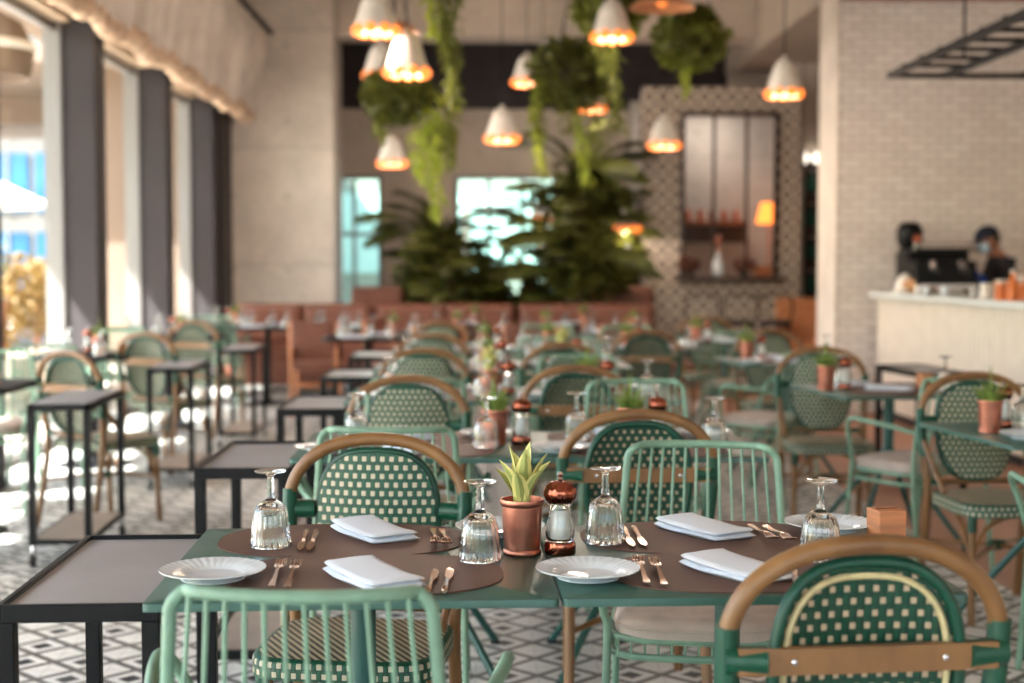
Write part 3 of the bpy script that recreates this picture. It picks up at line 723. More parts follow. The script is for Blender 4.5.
def leafball(mb, c, R, n, size, rnd, squash=1.):
    for k in range(n):
        u = V(rnd.gauss(0, 1), rnd.gauss(0, 1), rnd.gauss(0, 1)).normalized()*R*rnd.uniform(.55, 1); p = V(*c)+V(u.x, u.y, u.z*squash)
        a, e = rnd.uniform(0, 2*pi), rnd.uniform(-.8, .8); d = V(cos(a)*cos(e), sin(a)*cos(e), sin(e)); w = d.cross(V(rnd.uniform(-1, 1), rnd.uniform(-1, 1), 1)).normalized()
        b = len(mb.v); s = size*rnd.uniform(.6, 1.3)
        for q in (p-d*s*.5, p+w*s*.28, p+d*s*.5, p-w*s*.28): mb.v.append(tuple(q))
        mb.face((b, b+1, b+2, b+3))
for k, (px, Y, R) in enumerate(((4, 14.3, .5), (36, 15.6, .42), (60, 16.8, .4))):
    p = at(px, 290, Y); rnd = random.Random(k)
    t = thing('shrub', ['golden leafed shrub on the terrace below the white parasol', 'golden shrub in the middle of the terrace planting', 'smaller golden shrub beside the dark window pillar'][k], 'shrub', (p.x, p.y, 0), 0, 'shrubs on the terrace')
    m = MB(); leafball(m, (0, 0, 1.0), R, 900, .1, rnd, 1.1); m.build('foliage', M['leaf_gold'], t, 0)
    MB().tube([(0, 0, .3), (.02, 0, 1.0)], .03, 8).build('stem', M['wood_brown'], t)
    MB().lathe([(.26, 0), (.32, .42), (.29, .42), (.28, .36), (0, .36)], n=20).build('planter', M['plaster_white'], t)
# added block, its pale green stands for the daylight in the back windows
t = thing('daylight_block', 'added pale green building standing for daylight in the back windows', 'building', (-.3, 27, 0))
MB().span((-6, 0, 0), (8, 3, 1.2)).span((-6, 0, 2.7), (8, 3, 4)).build('wall', plain('daylight_block_wall', (124, 146, 132), .7), t, 0)
for k in range(9): MB().span((-5.8+1.5*k, -.05, 1.2), (-4.45+1.5*k, .2, 2.7)).build('glass_panel', M['teal_panel'], t, 0)
# ------------------------------------------------------------------ bar counter and what stands on it
cnt = thing('bar_counter', 'long white bar counter in front of the white brick wall', 'counter', (3.6, 8.0, 0))
m = MB().span((0.02, -3.5, .08), (.7, 4.7, 1.06)); m.build('counter_body', M['counter_face'], cnt, 0)
m = MB()
for k in range(82): m.tube([(.018, -3.45+.1*k, .09), (.018, -3.45+.1*k, 1.05)], .012, 6)
tag(m.build('fluting', M['counter_face'], cnt), kind=None)
MB().span((-.05, -3.55, 1.06), (.75, 4.74, 1.105)).build('worktop', M['counter_top'], cnt, 0, .008)
MB().span((.06, -3.5, 0), (.68, 4.68, .08)).build('plinth', M['rubber'], cnt, 0)
CT = 1.106
def coffee_machine():
    t = thing('espresso_machine', 'dark espresso machine with a chrome rail on the white bar counter', 'coffee machine', (3.98, 12.12, CT))
    MB().span((-.26, -.2, .06), (.26, .22, .28)).build('body', M['black_metal'], t, 0, .02)
    MB().span((-.29, -.24, .36), (.29, .24, .385)).span((-.26, .0, .28), (.26, .22, .37)).build('cup_tray', M['black_metal'], t, 0, .004)
    for x in (-.12, .12):
        g = MB().tube([(x, -.2, .26), (x, -.24, .2)], .035, 14).build('group_head', M['chrome'], t); MB().tube([(x, -.24, .2), (x, -.4, .185)], .013, 8).build('handle', M['rubber'], g)
    MB().tube([(-.29, -.26, .42), (.29, -.26, .42)], .008, 8).tube([(-.29, -.26, .38), (-.29, -.26, .42)], .006, 6).tube([(.29, -.26, .38), (.29, -.26, .42)], .006, 6).build('rail', M['chrome'], t)
    for x in (-.24, .24):
        for y in (-.17, .19): MB().tube([(x, y, 0), (x, y, .07)], .022, 10).build('foot', M['chrome'], t)
    MB().span((-.24, -.3, .055), (.24, -.1, .08)).build('drip_tray', M['chrome'], t, 0)
coffee_machine()
def grinder():
    t = thing('coffee_grinder', 'tall black coffee grinder with copper dial beside the espresso machine', 'grinder', (3.84, 12.50, CT))
    MB().span((-.09, -.12, 0), (.09, .12, .36)).build('body', M['black_metal'], t, 0, .02)
    MB().lathe([(.05, .36), (.11, .43), (.115, .56), (.07, .62), (0, .625)], n=24).build('hopper', M['black_metal'], t)
    MB().tube([(.02, -.115, .47), (.02, -.15, .47)], .038, 16).build('dial', M['copper_shiny'], t)
    MB().tube([(0, -.11, .24), (0, -.2, .22)], .025, 10).build('spout', M['chrome'], t)
grinder()
t = thing('bread_basket', 'brown loaf under crumpled white paper at the end of the counter', 'bread', (3.76, 12.42, CT))
t.location = (3.80, 12.05, CT)
rnd = random.Random(4)
m = MB().ball((0, 0, .07), .16, 18, 0, (1.1, .8, .45)); m.build('loaf', M['paper_bag'], t, 60)
m = MB(); N = 20
for i in range(6):
    for k in range(N): a = 2*pi*k/N; r = .012+.016*i; m.v.append((-.12+r*cos(a)*1.1, .04+r*sin(a), .165-.16*(i/5)**2+rnd.uniform(-.012, .012)))
for i in range(5):
    for k in range(N): l = (k+1) % N; m.face((i*N+k, i*N+l, i*N+N+l, i*N+N+k))
m.face(list(range(N)))
o = m.build('wrapping_paper', M['white_paper'], t, 80); o.modifiers.new('t', 'SOLIDIFY').thickness = .003
def cup(loc, lab):
    t = thing('coffee_cup', lab, 'cup', loc, .4, 'cups on the bar counter')
    MB().lathe([(0, .004), (.022, 0), (.026, .006), (.036, .04), (.041, .07), (.038, .07), (.033, .04), (.022, .012), (0, .01)], n=24).build('bowl', M['porcelain'], t)
    MB().tube([(.038, 0, .055), (.06, 0, .05), (.06, 0, .03), (.034, 0, .022)], .005, 6).build('handle', M['porcelain'], t)
cup((3.70, 11.60, CT), 'white coffee cup in front of the espresso machine, further from the barista'); cup((3.78, 11.35, CT), 'white coffee cup on the counter, closer to the barista')
def carton(px, Y, x, w, h, m, lab, lid):
    t = thing('carton', lab, 'box', (x, Y, CT), .1)
    MB().span((-w/2, -w/2, 0), (w/2, w/2, h)).build('body', m, t, 0, .004)
    MB().span((-w/2-.003, -w/2-.003, h), (w/2+.003, w/2+.003, h+.015)).build('lid', lid, t, 0, .002)
carton(0, 10.30, 3.74, .075, .095, M['white_paper'], 'small white carton on the counter in front of the barista', M['white_paper'])
carton(0, 10.12, 3.80, .10, .12, M['wood_orange'], 'tan carton between the white carton and the orange jars', M['white_paper'])
carton(0, 9.98, 3.86, .09, .17, M['white_paper'], 'taller white carton behind the tan one on the counter', M['paper_bag'])
def jar(loc, h, r, lab):
    t = thing('juice_bottle', lab, 'bottle', loc, 0, 'orange bottles on the counter')
    MB().lathe([(r, 0), (r, h*.55), (r*.4, h*.75), (r*.36, h*.92), (0, h*.92)], n=24).build('body', M['orange'], t)
    MB().lathe([(r*.42, h*.9), (r*.42, h), (0, h)], n=16).build('cap', M['white_paper'], t)
jar((3.72, 9.75, CT), .21, .042, 'tall orange bottle at the near end of the row on the counter'); jar((3.88, 9.92, CT), .16, .055, 'squat orange bottle behind the tall one on the counter'); jar((3.69, 9.89, CT), .13, .04, 'short orange bottle next to the tan carton')
# ------------------------------------------------------------------ black hanging rack
t = thing('hanging_rack', 'black steel ladder rack hanging over the bar counter', 'rack', (0, 0, 2.745))
for x in (3.06, 3.47, 4.05, 4.46): MB().box((x, 8.3, 0), (.045, 4.4, .045)).build('rail', M['black_metal'], t, 0)
for y in (6.1, 10.5): MB().box((3.78, y, 0), (1.47, .035, .035)).build('end_bar', M['black_metal'], t, 0)
for k in range(11):
    y = 10.12-.385*k
    MB().box((3.29, y, .02), (.5, .03, .03)).build('rung', M['black_metal'], t, 0); MB().box((4.25, y, .02), (.5, .03, .03)).build('rung', M['black_metal'], t, 0)
for x, y in ((3.3, 9.6), (4.3, 9.6), (3.3, 6.9), (4.3, 6.9)): MB().tube([(x, y, 0), (x, y, 1.09)], .009, 6).build('hanging_rod', M['black_metal'], t)
# ------------------------------------------------------------------ barista
def barista():
    t = thing('person', 'person in navy cap, face mask and black shirt bending behind the counter', 'person', (4.67, 12.33, 0), 0)
    # facing -X, looking down
    J = [(0, 0, .92), (-.02, 0, 1.08), (-.05, 0, 1.24), (-.09, 0, 1.385), (-.13, 0, 1.45), (-.165, 0, 1.50)]
    R = [(.15, .12), (.14, .11), (.16, .115), (.15, .10), (.062, .06), (.055, .055)]
    E = [(0, 1), (1, 2), (2, 3), (3, 4), (4, 5)]
    def add(p, r, par):
        J.append(p); R.append((r, r) if not isinstance(r, tuple) else r); E.append((par, len(J)-1)); return len(J)-1
    for s in (1, -1):
        h = add((0, s*.10, .86), .10, 0); k = add((-.03, s*.11, .48), .065, h); a = add((.02, s*.11, .09), .045, k); add((-.15, s*.12, .045), (.045, .035), a)
        sh = add((-.085, s*.165, 1.365), .07, 3); el = add((-.15, s*.25, 1.12), .048, sh); wr = add((-.295, s*.13, 1.235), .033, el); pl = add((-.325, s*.105, 1.275), (.034, .018), wr); kn = add((-.345, s*.095, 1.305), (.034, .016), pl)
        for q, (dy, L) in enumerate(((-.03, .062), (-.011, .075), (.010, .07), (.029, .055))):
            f = add((-.362, s*.095+dy, 1.332), .0095, kn); add((-.372+.01*q*.3, s*.095+dy*1.1, 1.332+L*.75), .0085, f)
        th = add((-.33, s*.105-s*.045, 1.29), .011, pl); add((-.345, s*.105-s*.057, 1.325), .0095, th)
    me = bpy.data.meshes.new('body'); me.from_pydata(J, E, []); o = bpy.data.objects.new('body', me); COL.objects.link(o); o.parent = t
    sk = o.modifiers.new('skin', 'SKIN'); o.modifiers.new('sub', 'SUBSURF').levels = 2; o.modifiers['sub'].render_levels = 2
    for v, r in zip(me.skin_vertices[0].data, R): v.radius = r
    me.skin_vertices[0].data[0].use_root = True
    mt = Mat('body_clothed', (26, 24, 30), .8); x, y, z = mt.coords(); sk_ = z.gt(1.425); gl = x.lt(-.268)*z.lt(1.42)
    c = mt.mix(sk_, (24, 23, 30), (150, 100, 76)); mt.set('Base Color', mt.mix(gl, c, (34, 74, 176))); me.materials.append(mt.m)
    # head, tilted down
    hd = MB(); N, K = 24, 18; Rm = Matrix.Rotation(radians(-24), 3, 'Y'); hc = V(-.19, 0, 1.565)
    for i in range(K+1):
        f = pi*i/K
        for k in range(N):
            a = 2*pi*k/N; p = V(-.098*sin(f)*cos(a), .076*sin(f)*sin(a), .115*cos(f))
            if p.x < 0 and p.z < 0: p.y *= 1-.28*(-p.z/.115); p.x *= 1-.05*(-p.z/.115)
            front = max(0, -p.x/.098)
            nose = math.exp(-((p.y/.014)**2)-((p.z+.012)/.028)**2)*front; p.x -= .022*nose
            for s in (-1, 1): p.x += .009*math.exp(-(((p.y-s*.03)/.014)**2)-((p.z-.018)/.012)**2)*front
            p.x -= .006*math.exp(-((p.y/.022)**2)-((p.z+.055)/.010)**2)*front
            hd.v.append(tuple(hc+Rm @ p))
    for i in range(K):
        for k in range(N): l = (k+1) % N; hd.face((i*N+k, i*N+N+k, i*N+N+l, i*N+l))
    for s in (1, -1): hd.ball(tuple(hc+Rm @ V(.012, s*.078, -.005)), .03, 10, 0, (.6, .3, 1))
    hd.build('head', M['skin'], t, 80)
    for s in (1, -1): MB().ball(tuple(hc+Rm @ V(-.086, s*.031, .018)), .0115, 10).build('eye', M['rubber'], t)
    cp = MB(); b = 0
    for i in range(8):
        f = (pi/2)*i/7
        for k in range(N): a = 2*pi*k/N; cp.v.append(tuple(hc+Rm @ V(-.106*cos(f)*cos(a), .085*cos(f)*sin(a), .032+.096*sin(f))))
    for i in range(7):
        for k in range(N): l = (k+1) % N; cp.face((i*N+k, i*N+l, i*N+N+l, i*N+N+k))
    b = len(cp.v)
    for k in range(13):
        a = -1.15+2.3*k/12; cp.v.append(tuple(hc+Rm @ V(-.104*cos(a), .083*sin(a), .036))); cp.v.append(tuple(hc+Rm @ V(-.104*cos(a)-.065*cos(a*.9), .083*sin(a), .026)))
    for k in range(12): cp.face((b+2*k, b+2*k+1, b+2*k+3, b+2*k+2))
    c = cp.build('cap', M['navy'], t, 80); c.modifiers.new('t', 'SOLIDIFY').thickness = .006
    hr = MB(); hr.ball(tuple(hc+Rm @ V(.018, 0, .01)), 1, 16, 0, (.09, .08, .085)); hr.build('hair', M['rubber'], t, 80)
    mk = MB()
    for i in range(7):
        zz = .0-.085*i/6
        for k in range(11):
            a = -1.25+2.5*k/10; q = 1-.28*max(0, -zz/.115); bulge = .016*cos(a)*sin(pi*i/6)
            mk.v.append(tuple(hc+Rm @ V(-.103*cos(a)*(1-.14*(i/6)**2)-bulge-.003, .081*sin(a)*q, zz)))
    for i in range(6):
        for k in range(10): a = i*11+k; mk.face((a, a+1, a+12, a+11))
    mo = mk.build('face_mask', M['mask_blue'], t, 80); mo.modifiers.new('t', 'SOLIDIFY').thickness = .003
    return t
barista()
# ------------------------------------------------------------------ back bar with bottles, seen past the brick wall's end
t = thing('back_bar', 'dark back bar shelving full of bottles past the brick wall', 'shelving', (4.25, 17.85, 0))
MB().span((-.45, .1, 0), (.75, .3, 2.7)).build('back_panel', M['dark_wood'], t, 0)
for z in (1.0, 1.42, 1.84, 2.26): MB().span((-.42, -.15, z-.03), (.72, .1, z)).build('shelf', M['dark_wood'], t, 0)
for x in (-.44, .74): MB().span((x-.02, -.17, 0), (x+.02, .1, 2.7)).build('side_panel', M['dark_wood'], t, 0)
MB().span((-.5, -.3, 0), (.8, .08, .95)).build('cupboard', M['dark_wood'], t, 0)
lv = ['lowest', 'second', 'third', 'top']
def make_bottle():
    t = thing('spirit_bottle', 'x', 'bottle')
    MB().lathe([(.036, 0), (.038, .01), (.038, .16), (.014, .21), (.013, .27), (0, .27)], n=16).build('body', M['teal_bottle'], t); MB().lathe([(.016, .265), (.016, .295), (0, .295)], n=12).build('cap', M['white_paper'], t); return t
KB = Kit(make_bottle)
for i, z in enumerate((1.0, 1.42, 1.84, 2.26)):
    for k in range(5): KB.put((3.90+.11*k, 17.83, z+.001), 0, 'green glass bottle on the %s shelf of the back bar' % lv[i], 'bottles on the %s shelf of the back bar' % lv[i])
for k, px in enumerate((803, 818)):
    p = at(px, 158, 17.5); t = thing('globe_lamp', ['white globe lamp over the back bar, beside the tile portal', 'white globe lamp over the back bar, beside the brick wall end'][k], 'lamp', p)
    MB().ball((0, 0, 0), .075, 16).build('globe', M['bulb_white'], t); MB().tube([(0, 0, .07), (0, 0, 3.83-p.z)], .006, 6).build('cord', M['black_metal'], t)
t = thing('bench_seat', 'orange brown bench in front of the back bar', 'bench', at(812, 310, 15.6)); t.location.z = 0
MB().span((-.35, -.25, .42), (.5, .25, .52)).build('seat', M['wood_orange'], t, 0, .015); MB().span((-.35, .2, .52), (.5, .27, .98)).build('backrest', M['wood_orange'], t, 0, .015)
for x in (-.3, .45):
    for y in (-.2, .2): MB().box((x, y, .21), (.05, .05, .42)).build('leg', M['black_metal'], t, 0)
# things inside the portal
l = bpy.data.lights.new('servery_fill', 'AREA'); l.energy = 5; l.size = .5; l.color = (1, .9, .8); lo = bpy.data.objects.new('servery_fill', l); COL.objects.link(lo); lo.location = (2.9, 17.2, 3.35)  # added fill light without a fixture, brightens the servery
t = thing('wall_shelf', 'brown shelf on the grey wall inside the tile portal', 'shelf', (2.98, 17.78, 1.85))
MB().span((-.42, -.1, 0), (.42, .12, .05)).build('board', M['wood_brown'], t, 0); MB().span((-.42, .08, -.22), (.42, .12, 0)).build('apron', M['dark_wood'], t, 0)
for k in range(5): tag(MB().lathe([(.03, 0), (.045, .06), (.03, .12), (.02, .14), (0, .14)], (2.66+.15*k, 17.76, 1.901), 14).build('pitcher', M['copper'], None), 'small copper pitcher on the brown shelf inside the portal', 'pitcher', 'pitchers on the portal shelf')
t = thing('table_lamp', 'orange glowing lamp inside the tile portal', 'lamp', at(769, 240, 17.2))
MB().lathe([(.06, .2), (.16, .2), (.1, .45), (.06, .45)], n=24, closed=True).build('lamp_shade', M['lamp_orange'], t); MB().tube([(0, 0, -.3), (0, 0, .35)], .015, 8).build('stem', M['copper'], t)
t = thing('display_cabinet', 'orange brown cabinet under the glowing lamp inside the portal', 'cabinet', at(768, 265, 17.3)); t.location.z = 0
MB().span((-.16, -.15, .05), (.17, .15, 1.34)).build('body', M['wood_orange'], t, 0); MB().span((-.15, -.17, .1), (.16, -.15, 1.3)).build('door', M['wood_orange'], t, 0, .005); MB().span((-.14, -.12, 0), (.18, .13, .05)).build('plinth', M['rubber'], t, 0)
p = at(718, 280, 16.4); t = thing('vase', 'white bottle vase with red flower on the portal sill', 'vase', (p.x, 16.4, oz0+.046))
MB().lathe([(.05, 0), (.075, .06), (.07, .15), (.03, .22), (.03, .27), (0, .27)], n=24).build('vase_body', M['porcelain'], t); MB().ball((0, 0, .42), .05, 10).tube([(0, 0, .25), (0, 0, .4)], .008, 6).build('flower', M['copper'], t)
for k, px in enumerate((690, 745)):
    p = at(px, 285, 16.25); t = thing('potted_plant', ['dark red leafed plant on the portal sill, next to the tiled side', 'dark red leafed plant on the portal sill beyond the white vase'][k], 'plant', (p.x, 16.3, oz0+.046)); m = MB(); leafball(m, (0, 0, .14), .13, 90, .09, random.Random(k), .7); m.build('foliage', M['brown_leather'], t, 0); MB().lathe([(.05, 0), (.06, .09), (0, .09)], n=16).build('pot', M['basket'], t)
def make_stool():
    t = thing('bar_stool', 'x', 'stool')
    MB().prism(superell(.19, .18, 4, 28), .68, .74, 0, 0, .02, .02).build('seat', M['basket'], t)
    for sx in (1, -1):
        for sy in (1, -1): MB().tube([(sx*.15, sy*.14, .68), (sx*.19, sy*.18, 0)], .014, 8).build('leg', M['black_metal'], t)
    MB().tube(ring(.18, .17, .25), .01, 6, True).build('foot_ring', M['black_metal'], t)
    MB().tube(smooth_path([(-.17, .16, .7), (-.18, .19, .98), (0, .21, 1.02), (.18, .19, .98), (.17, .16, .7)], 4), .012, 8).build('back_frame', M['black_metal'], t); return t
KS = Kit(make_stool)
for k, px in enumerate((700, 738, 772)): p = at(px, 300, 15.7); KS.put((p.x, 15.7, 0), pi, 'dark bar stool at the tile portal, %s from the palms' % ('first', 'second', 'third')[k], 'bar stools at the portal')
# ------------------------------------------------------------------ pendants
def make_pendant():
    t = thing('pendant_lamp', 'x', 'lamp')
    MB().lathe([(.0, .30), (.035, .30), (.06, .285), (.095, .22), (.125, .12), (.15, .03), (.147, .03), (.12, .12), (.09, .22), (.05, .275), (0, .285)], n=40, mod=lambda a, i, z: 1+(.05*cos(a*9) if i in (5, 6) else 0)).build('shade', M['white_shade'], t, 60)
    b = MB()
    for k in range(9):
        a = 2*pi*k/9; b.ball((.125*cos(a), .125*sin(a), .035), .042, 10, 0, (1, 1, .95))
    g = b.build('glowing_petals', M['glow'], t, 60)
    MB().ball((0, 0, .315), .022, 10).build('knob', M['white_shade'], t)
    MB().tube([(0, 0, .32), (0, 0, 2.6)], .005, 5).build('cord', M['black_metal'], t)
    l = bpy.data.lights.new('bulb', 'POINT'); l.energy = 8; l.color = (1, .86, .72); l.shadow_soft_size = .08; lo = bpy.data.objects.new('bulb', l); COL.objects.link(lo); lo.parent = t; lo.location = (0, 0, -.03)
    return t
KP = Kit(make_pendant)
PEND = [(376, 36, 9.5, 'pendant lamp above the wide copper dish near the concrete column'), (407, 78, 9.6, 'large white pendant lamp below the wide dish, hung with ferns'), (381, 80, 12., 'smaller pendant lamp behind the large white one'), (392, 167, 14.5, 'low pendant lamp in front of the small back window'),
        (502, 143, 12.6, 'pendant lamp hanging alone before the dark band'), (527, 86, 14., 'pendant lamp beside the largest hanging fern'), (612, 42, 10.5, 'pendant lamp under the topmost hanging planter'), (664, 149, 13.5, 'pendant lamp in front of the tile portal corner'), (784, 98, 11.4, 'pendant lamp hanging between the portal and the brick wall'),
        (543, 222, 16.5, 'faint low pendant lamp in front of the palms'), (592, 112, 15, 'small pendant lamp behind the hanging ferns'), (628, 232, 16., 'added pendant standing for a lamp reflection beside the palms and the portal')]  # last pendant stands in for a lamp reflection
for px, py, Y, lab in PEND: KP.put(tuple(at(px, py, Y)), random.uniform(0, 1), lab, 'white pendant lamps with glowing petals')
def make_dish():
    t = thing('dish_lamp', 'x', 'lamp')
    MB().lathe([(0, .1), (.06, .1), (.18, .05), (.245, .0), (.24, -.004), (.17, .04), (.05, .085), (0, .086)], n=40).build('dish', M['dish'], t, 60); MB().ball((0, 0, .06), .05, 12).build('bulb', M['glow'], t); MB().tube([(0, 0, .1), (0, 0, 2.6)], .006, 5).build('cord', M['black_metal'], t); return t
KD = Kit(make_dish)
KD.put(tuple(at(388, 33, 10.6)), 0, 'wide copper dish lamp near the top, beside the concrete column', 'copper dish lamps'); KD.put(tuple(at(662, 8, 10.5)), 0, 'wide copper dish lamp at the ceiling above the portal', 'copper dish lamps')
# ------------------------------------------------------------------ hanging planters
def hanging(px, py, Y, R, strands, lab, seed, mats):
    p = at(px, py, Y); t = thing('hanging_planter', lab, 'plant', p, 0, 'hanging planters'); rnd = random.Random(seed)
    MB().lathe([(R*.35, -.12), (R*.6, -.05), (R*.7, .04), (R*.6, .04), (R*.5, -.02), (0, -.05)], n=24).build('basket', M['basket'], t)
    for k in range(3): a = 2*pi*k/3; MB().tube([(R*.85*cos(a), R*.85*sin(a), .05), (0, 0, .9)], .005, 5).build('hanger', M['black_metal'], t)
    MB().tube([(0, 0, .9), (0, 0, max(1., ZH-p.z))], .005, 5).build('cord', M['black_metal'], t)
    m = MB(); leafball(m, (0, 0, .03), R*1.15, 800, .12, rnd, .85); m.build('foliage', M[mats[0]], t, 0)
    for dx, L, w, mt in strands:
        s = MB(); n = int(L*130)
        for k in range(n):
            z = -L*k/n+.05; q = w*(.45+.55*sin(pi*min(1, .15+.85*k/n))); a = rnd.uniform(0, 2*pi)
            blade(s, (dx+q*.5*rnd.uniform(-1, 1)+.03*sin(z*5), rnd.uniform(-q, q)*.5, z), a, 2.2+rnd.uniform(-.5, .5), .1, .03, .6, 3)
        s.build('trailing_strand', M[mt], t, 0)
hanging(398, 98, 11, .25, [(-.1, .35, .12, 'leaf_mid'), (.2, .68, .16, 'leaf_bright'), (.42, .55, .10, 'leaf_mid'), (.28, .95, .12, 'leaf_bright')], 'hanging planter with yellow trails under the large pendant lamp', 1, ('leaf_dark',))
hanging(446, -34, 9.5, .17, [(.06, .7, .12, 'leaf_mid'), (-.05, .5, .1, 'leaf_bright'), (.02, .95, .06, 'leaf_mid')], 'hanging planter at the top with one long bright trail', 2, ('leaf_dark',))
hanging(572, 78, 13, .36, [(-.28, .62, .14, 'leaf_mid'), (-.3, .9, .08, 'leaf_bright'), (.0, .55, .22, 'leaf_mid'), (.25, .85, .2, 'leaf_mid'), (.1, 1.0, .1, 'leaf_bright')], 'largest hanging planter, a bushy dark fern before the dark band', 3, ('leaf_dark',))
hanging(610, 12, 11, .26, [(.04, .95, .12, 'leaf_mid'), (.0, .5, .16, 'leaf_mid')], 'hanging planter over a lamp with a trail reaching far down', 4, ('leaf_mid',))
hanging(690, 42, 12.5, .30, [(.0, .48, .08, 'leaf_bright'), (-.1, .25, .2, 'leaf_mid')], 'round hanging planter below the ceiling edge near the portal', 5, ('leaf_mid',))
hanging(440, 140, 14, .14, [(-.05, .45, .1, 'leaf_bright'), (.02, .35, .1, 'leaf_bright')], 'small low hanging planter with yellow green trails before the palms', 6, ('leaf_mid',))
# ------------------------------------------------------------------ palms
def palm(px, Y, h, n, L, lab, seed, mt, under=.0, trunk=.8):
    p = at(px, 265, Y); t = thing('potted_palm', lab, 'plant', (p.x, Y, 0), 0, 'palms before the back windows'); rnd = random.Random(seed)
    MB().lathe([(.2, 0), (.27, .5), (.24, .5), (.22, .44), (0, .44)], n=24).build('planter', M['wicker_pot'], t)
    for k in range(3): MB().tube(smooth_path([(.06*cos(k*2.1), .06*sin(k*2.1), .42), (.1*cos(k*2.1), .1*sin(k*2.1), trunk), (.12*cos(k*2.1), .12*sin(k*2.1), h*.55)], 3), .022, 6).build('stem', M['wood_brown'], t)
    m = MB()
    for k in range(n):
        az = rnd.uniform(0, 2*pi); le = rnd.uniform(.05, .9); ln = L*rnd.uniform(.7, 1.15); z0 = h*.55*rnd.uniform(.45, 1.1)
        d = V(cos(az), sin(az), 0); q = V(0, 0, z0)+d*.1; ang = le; prev = q
        for i in range(11):
            prev = q; q = q+(d*sin(ang)+V(0, 0, 1)*cos(ang))*(ln/11); ang += .14
            w = .34*sin(pi*(i+1.5)/13)*ln
            for s in (-1, 1):
                for j in (0, 1): blade(m, tuple(prev.lerp(q, .5*j)), az+s*(1.05-.03*i), ang+.15, w*(1-.04*j), .055, .7, 3, 0, .1)
        m.tube([(0, 0, z0), tuple(q*.5+V(0, 0, z0)*.5)], .006, 4)
    m.build('fronds', M[mt], t, 0)
    if under:
        m = MB(); leafball(m, (0, 0, h*.42), under, int(1500*under), .17, rnd, 1.35); m.build('foliage', M['leaf_dark'], t, 0)
palm(410, 16.6, 1.7, 13, .62, 'low palm beside the small back window', 11, 'leaf_dark', .3)
palm(440, 16.3, 2.7, 34, .95, 'broad palm standing between the two back windows', 12, 'leaf_dark', .55)
palm(488, 16.9, 2.2, 22, .85, 'palm in front of the wide back window, next to the broad one', 13, 'leaf_dark', .3)
palm(535, 16.4, 2.0, 20, .8, 'palm in the middle of the wide back window', 14, 'leaf_mid', .3)
palm(584, 16.05, 3.9, 46, 1.05, 'tallest palm, a dense dark mass beside the tile portal', 15, 'leaf_dark', .7)
palm(606, 17.2, 3.6, 26, .9, 'tall palm behind the tallest one, close to the portal', 16, 'leaf_dark', .55)
# ================================================================== DINING ROOM
def lay(kit, a, b, label, group, z=.7535):
    pa, pb = on(a[0], a[1], .765), on(b[0], b[1], .765); c = (pa+pb)/2; d = pb-pa
    return kit.put((c.x, c.y, z), math.atan2(-d.x, d.y), label, group)
RZ = radians(1.4)
K_table.put((-.229, 2.878, 0), RZ, 'dark green table in the front row, carrying the potted agave', 'green dining tables')
K_table.put((.521, 2.896, 0), RZ, 'dark green table in the front row with the wooden cube', 'green dining tables')
G = 'green dining tables'
K_side.put((-.748, 2.975, 0), RZ, 'black framed side table with grey top at the end of the front row', 'black side tables')
# placemats
A, B = 'the front row agave table', 'the front row wooden cube table'
for X_, Y_, lab in ((-.214, 2.735, 'brown oval placemat on the near side of '+A), (-.288, 3.085, 'brown oval placemat on the far side of '+A), (.530, 2.745, 'brown oval placemat on the near side of '+B), (.500, 3.10, 'brown oval placemat on the far side of '+B)):
    K_mat.put((X_, Y_, .7503), RZ, lab, 'brown placemats')
for px, py, lab in ((213, 570, 'white plate at the corner of the front row by the side table'), (588, 569, 'white plate in front of the pepper mill'), (500, 526, 'white plate half hidden behind the potted agave'), (829, 523, 'white plate behind the goblet next to the wooden cube')):
    p = on(px, py, .768); K_plate.put((p.x, p.y, .7533), 0, lab, 'white plates')
for px, py, lab in ((271, 549, 'upturned goblet near the side table, by the corner plate'), (480, 563, 'upturned goblet next to the copper pot of the agave'), (605, 545, 'upturned goblet just beyond the pepper mill and plate'), (820, 562, 'upturned goblet in front of the wooden cube and far plate')):
    p = on(px, py-2, .75); K_goblet.put((p.x, p.y, .753), random.uniform(0, 6), lab, 'upturned goblets')
p = on(522, 554, .75); K_agave.put((p.x, p.y, .751), .5, 'yellow green agave in a copper pot on the front row table', 'table plants')
p = on(560, 554, .75); K_mill.put((p.x, p.y, .751), 0, 'copper domed pepper mill beside the agave pot', 'pepper mills')
# napkins
for c, lab in ((((329, 566), (369, 557), (423, 580), (378, 590)), 'folded white napkin on the near placemat of '+A), (((334, 518), (371, 515), (416, 537), (380, 547)), 'folded white napkin on the far placemat of '+A),
               (((686, 557), (725, 552), (785, 569), (758, 586)), 'folded white napkin on the near placemat of '+B), (((660, 517), (695, 512), (752, 535), (715, 543)), 'folded white napkin on the far placemat of '+B)):
    q = [on(x, y, .766) for x, y in c]; m = sum(q, V(0, 0, 0))/4; K_nap.put((m.x, m.y, .7533), radians(-60), lab, 'folded napkins')
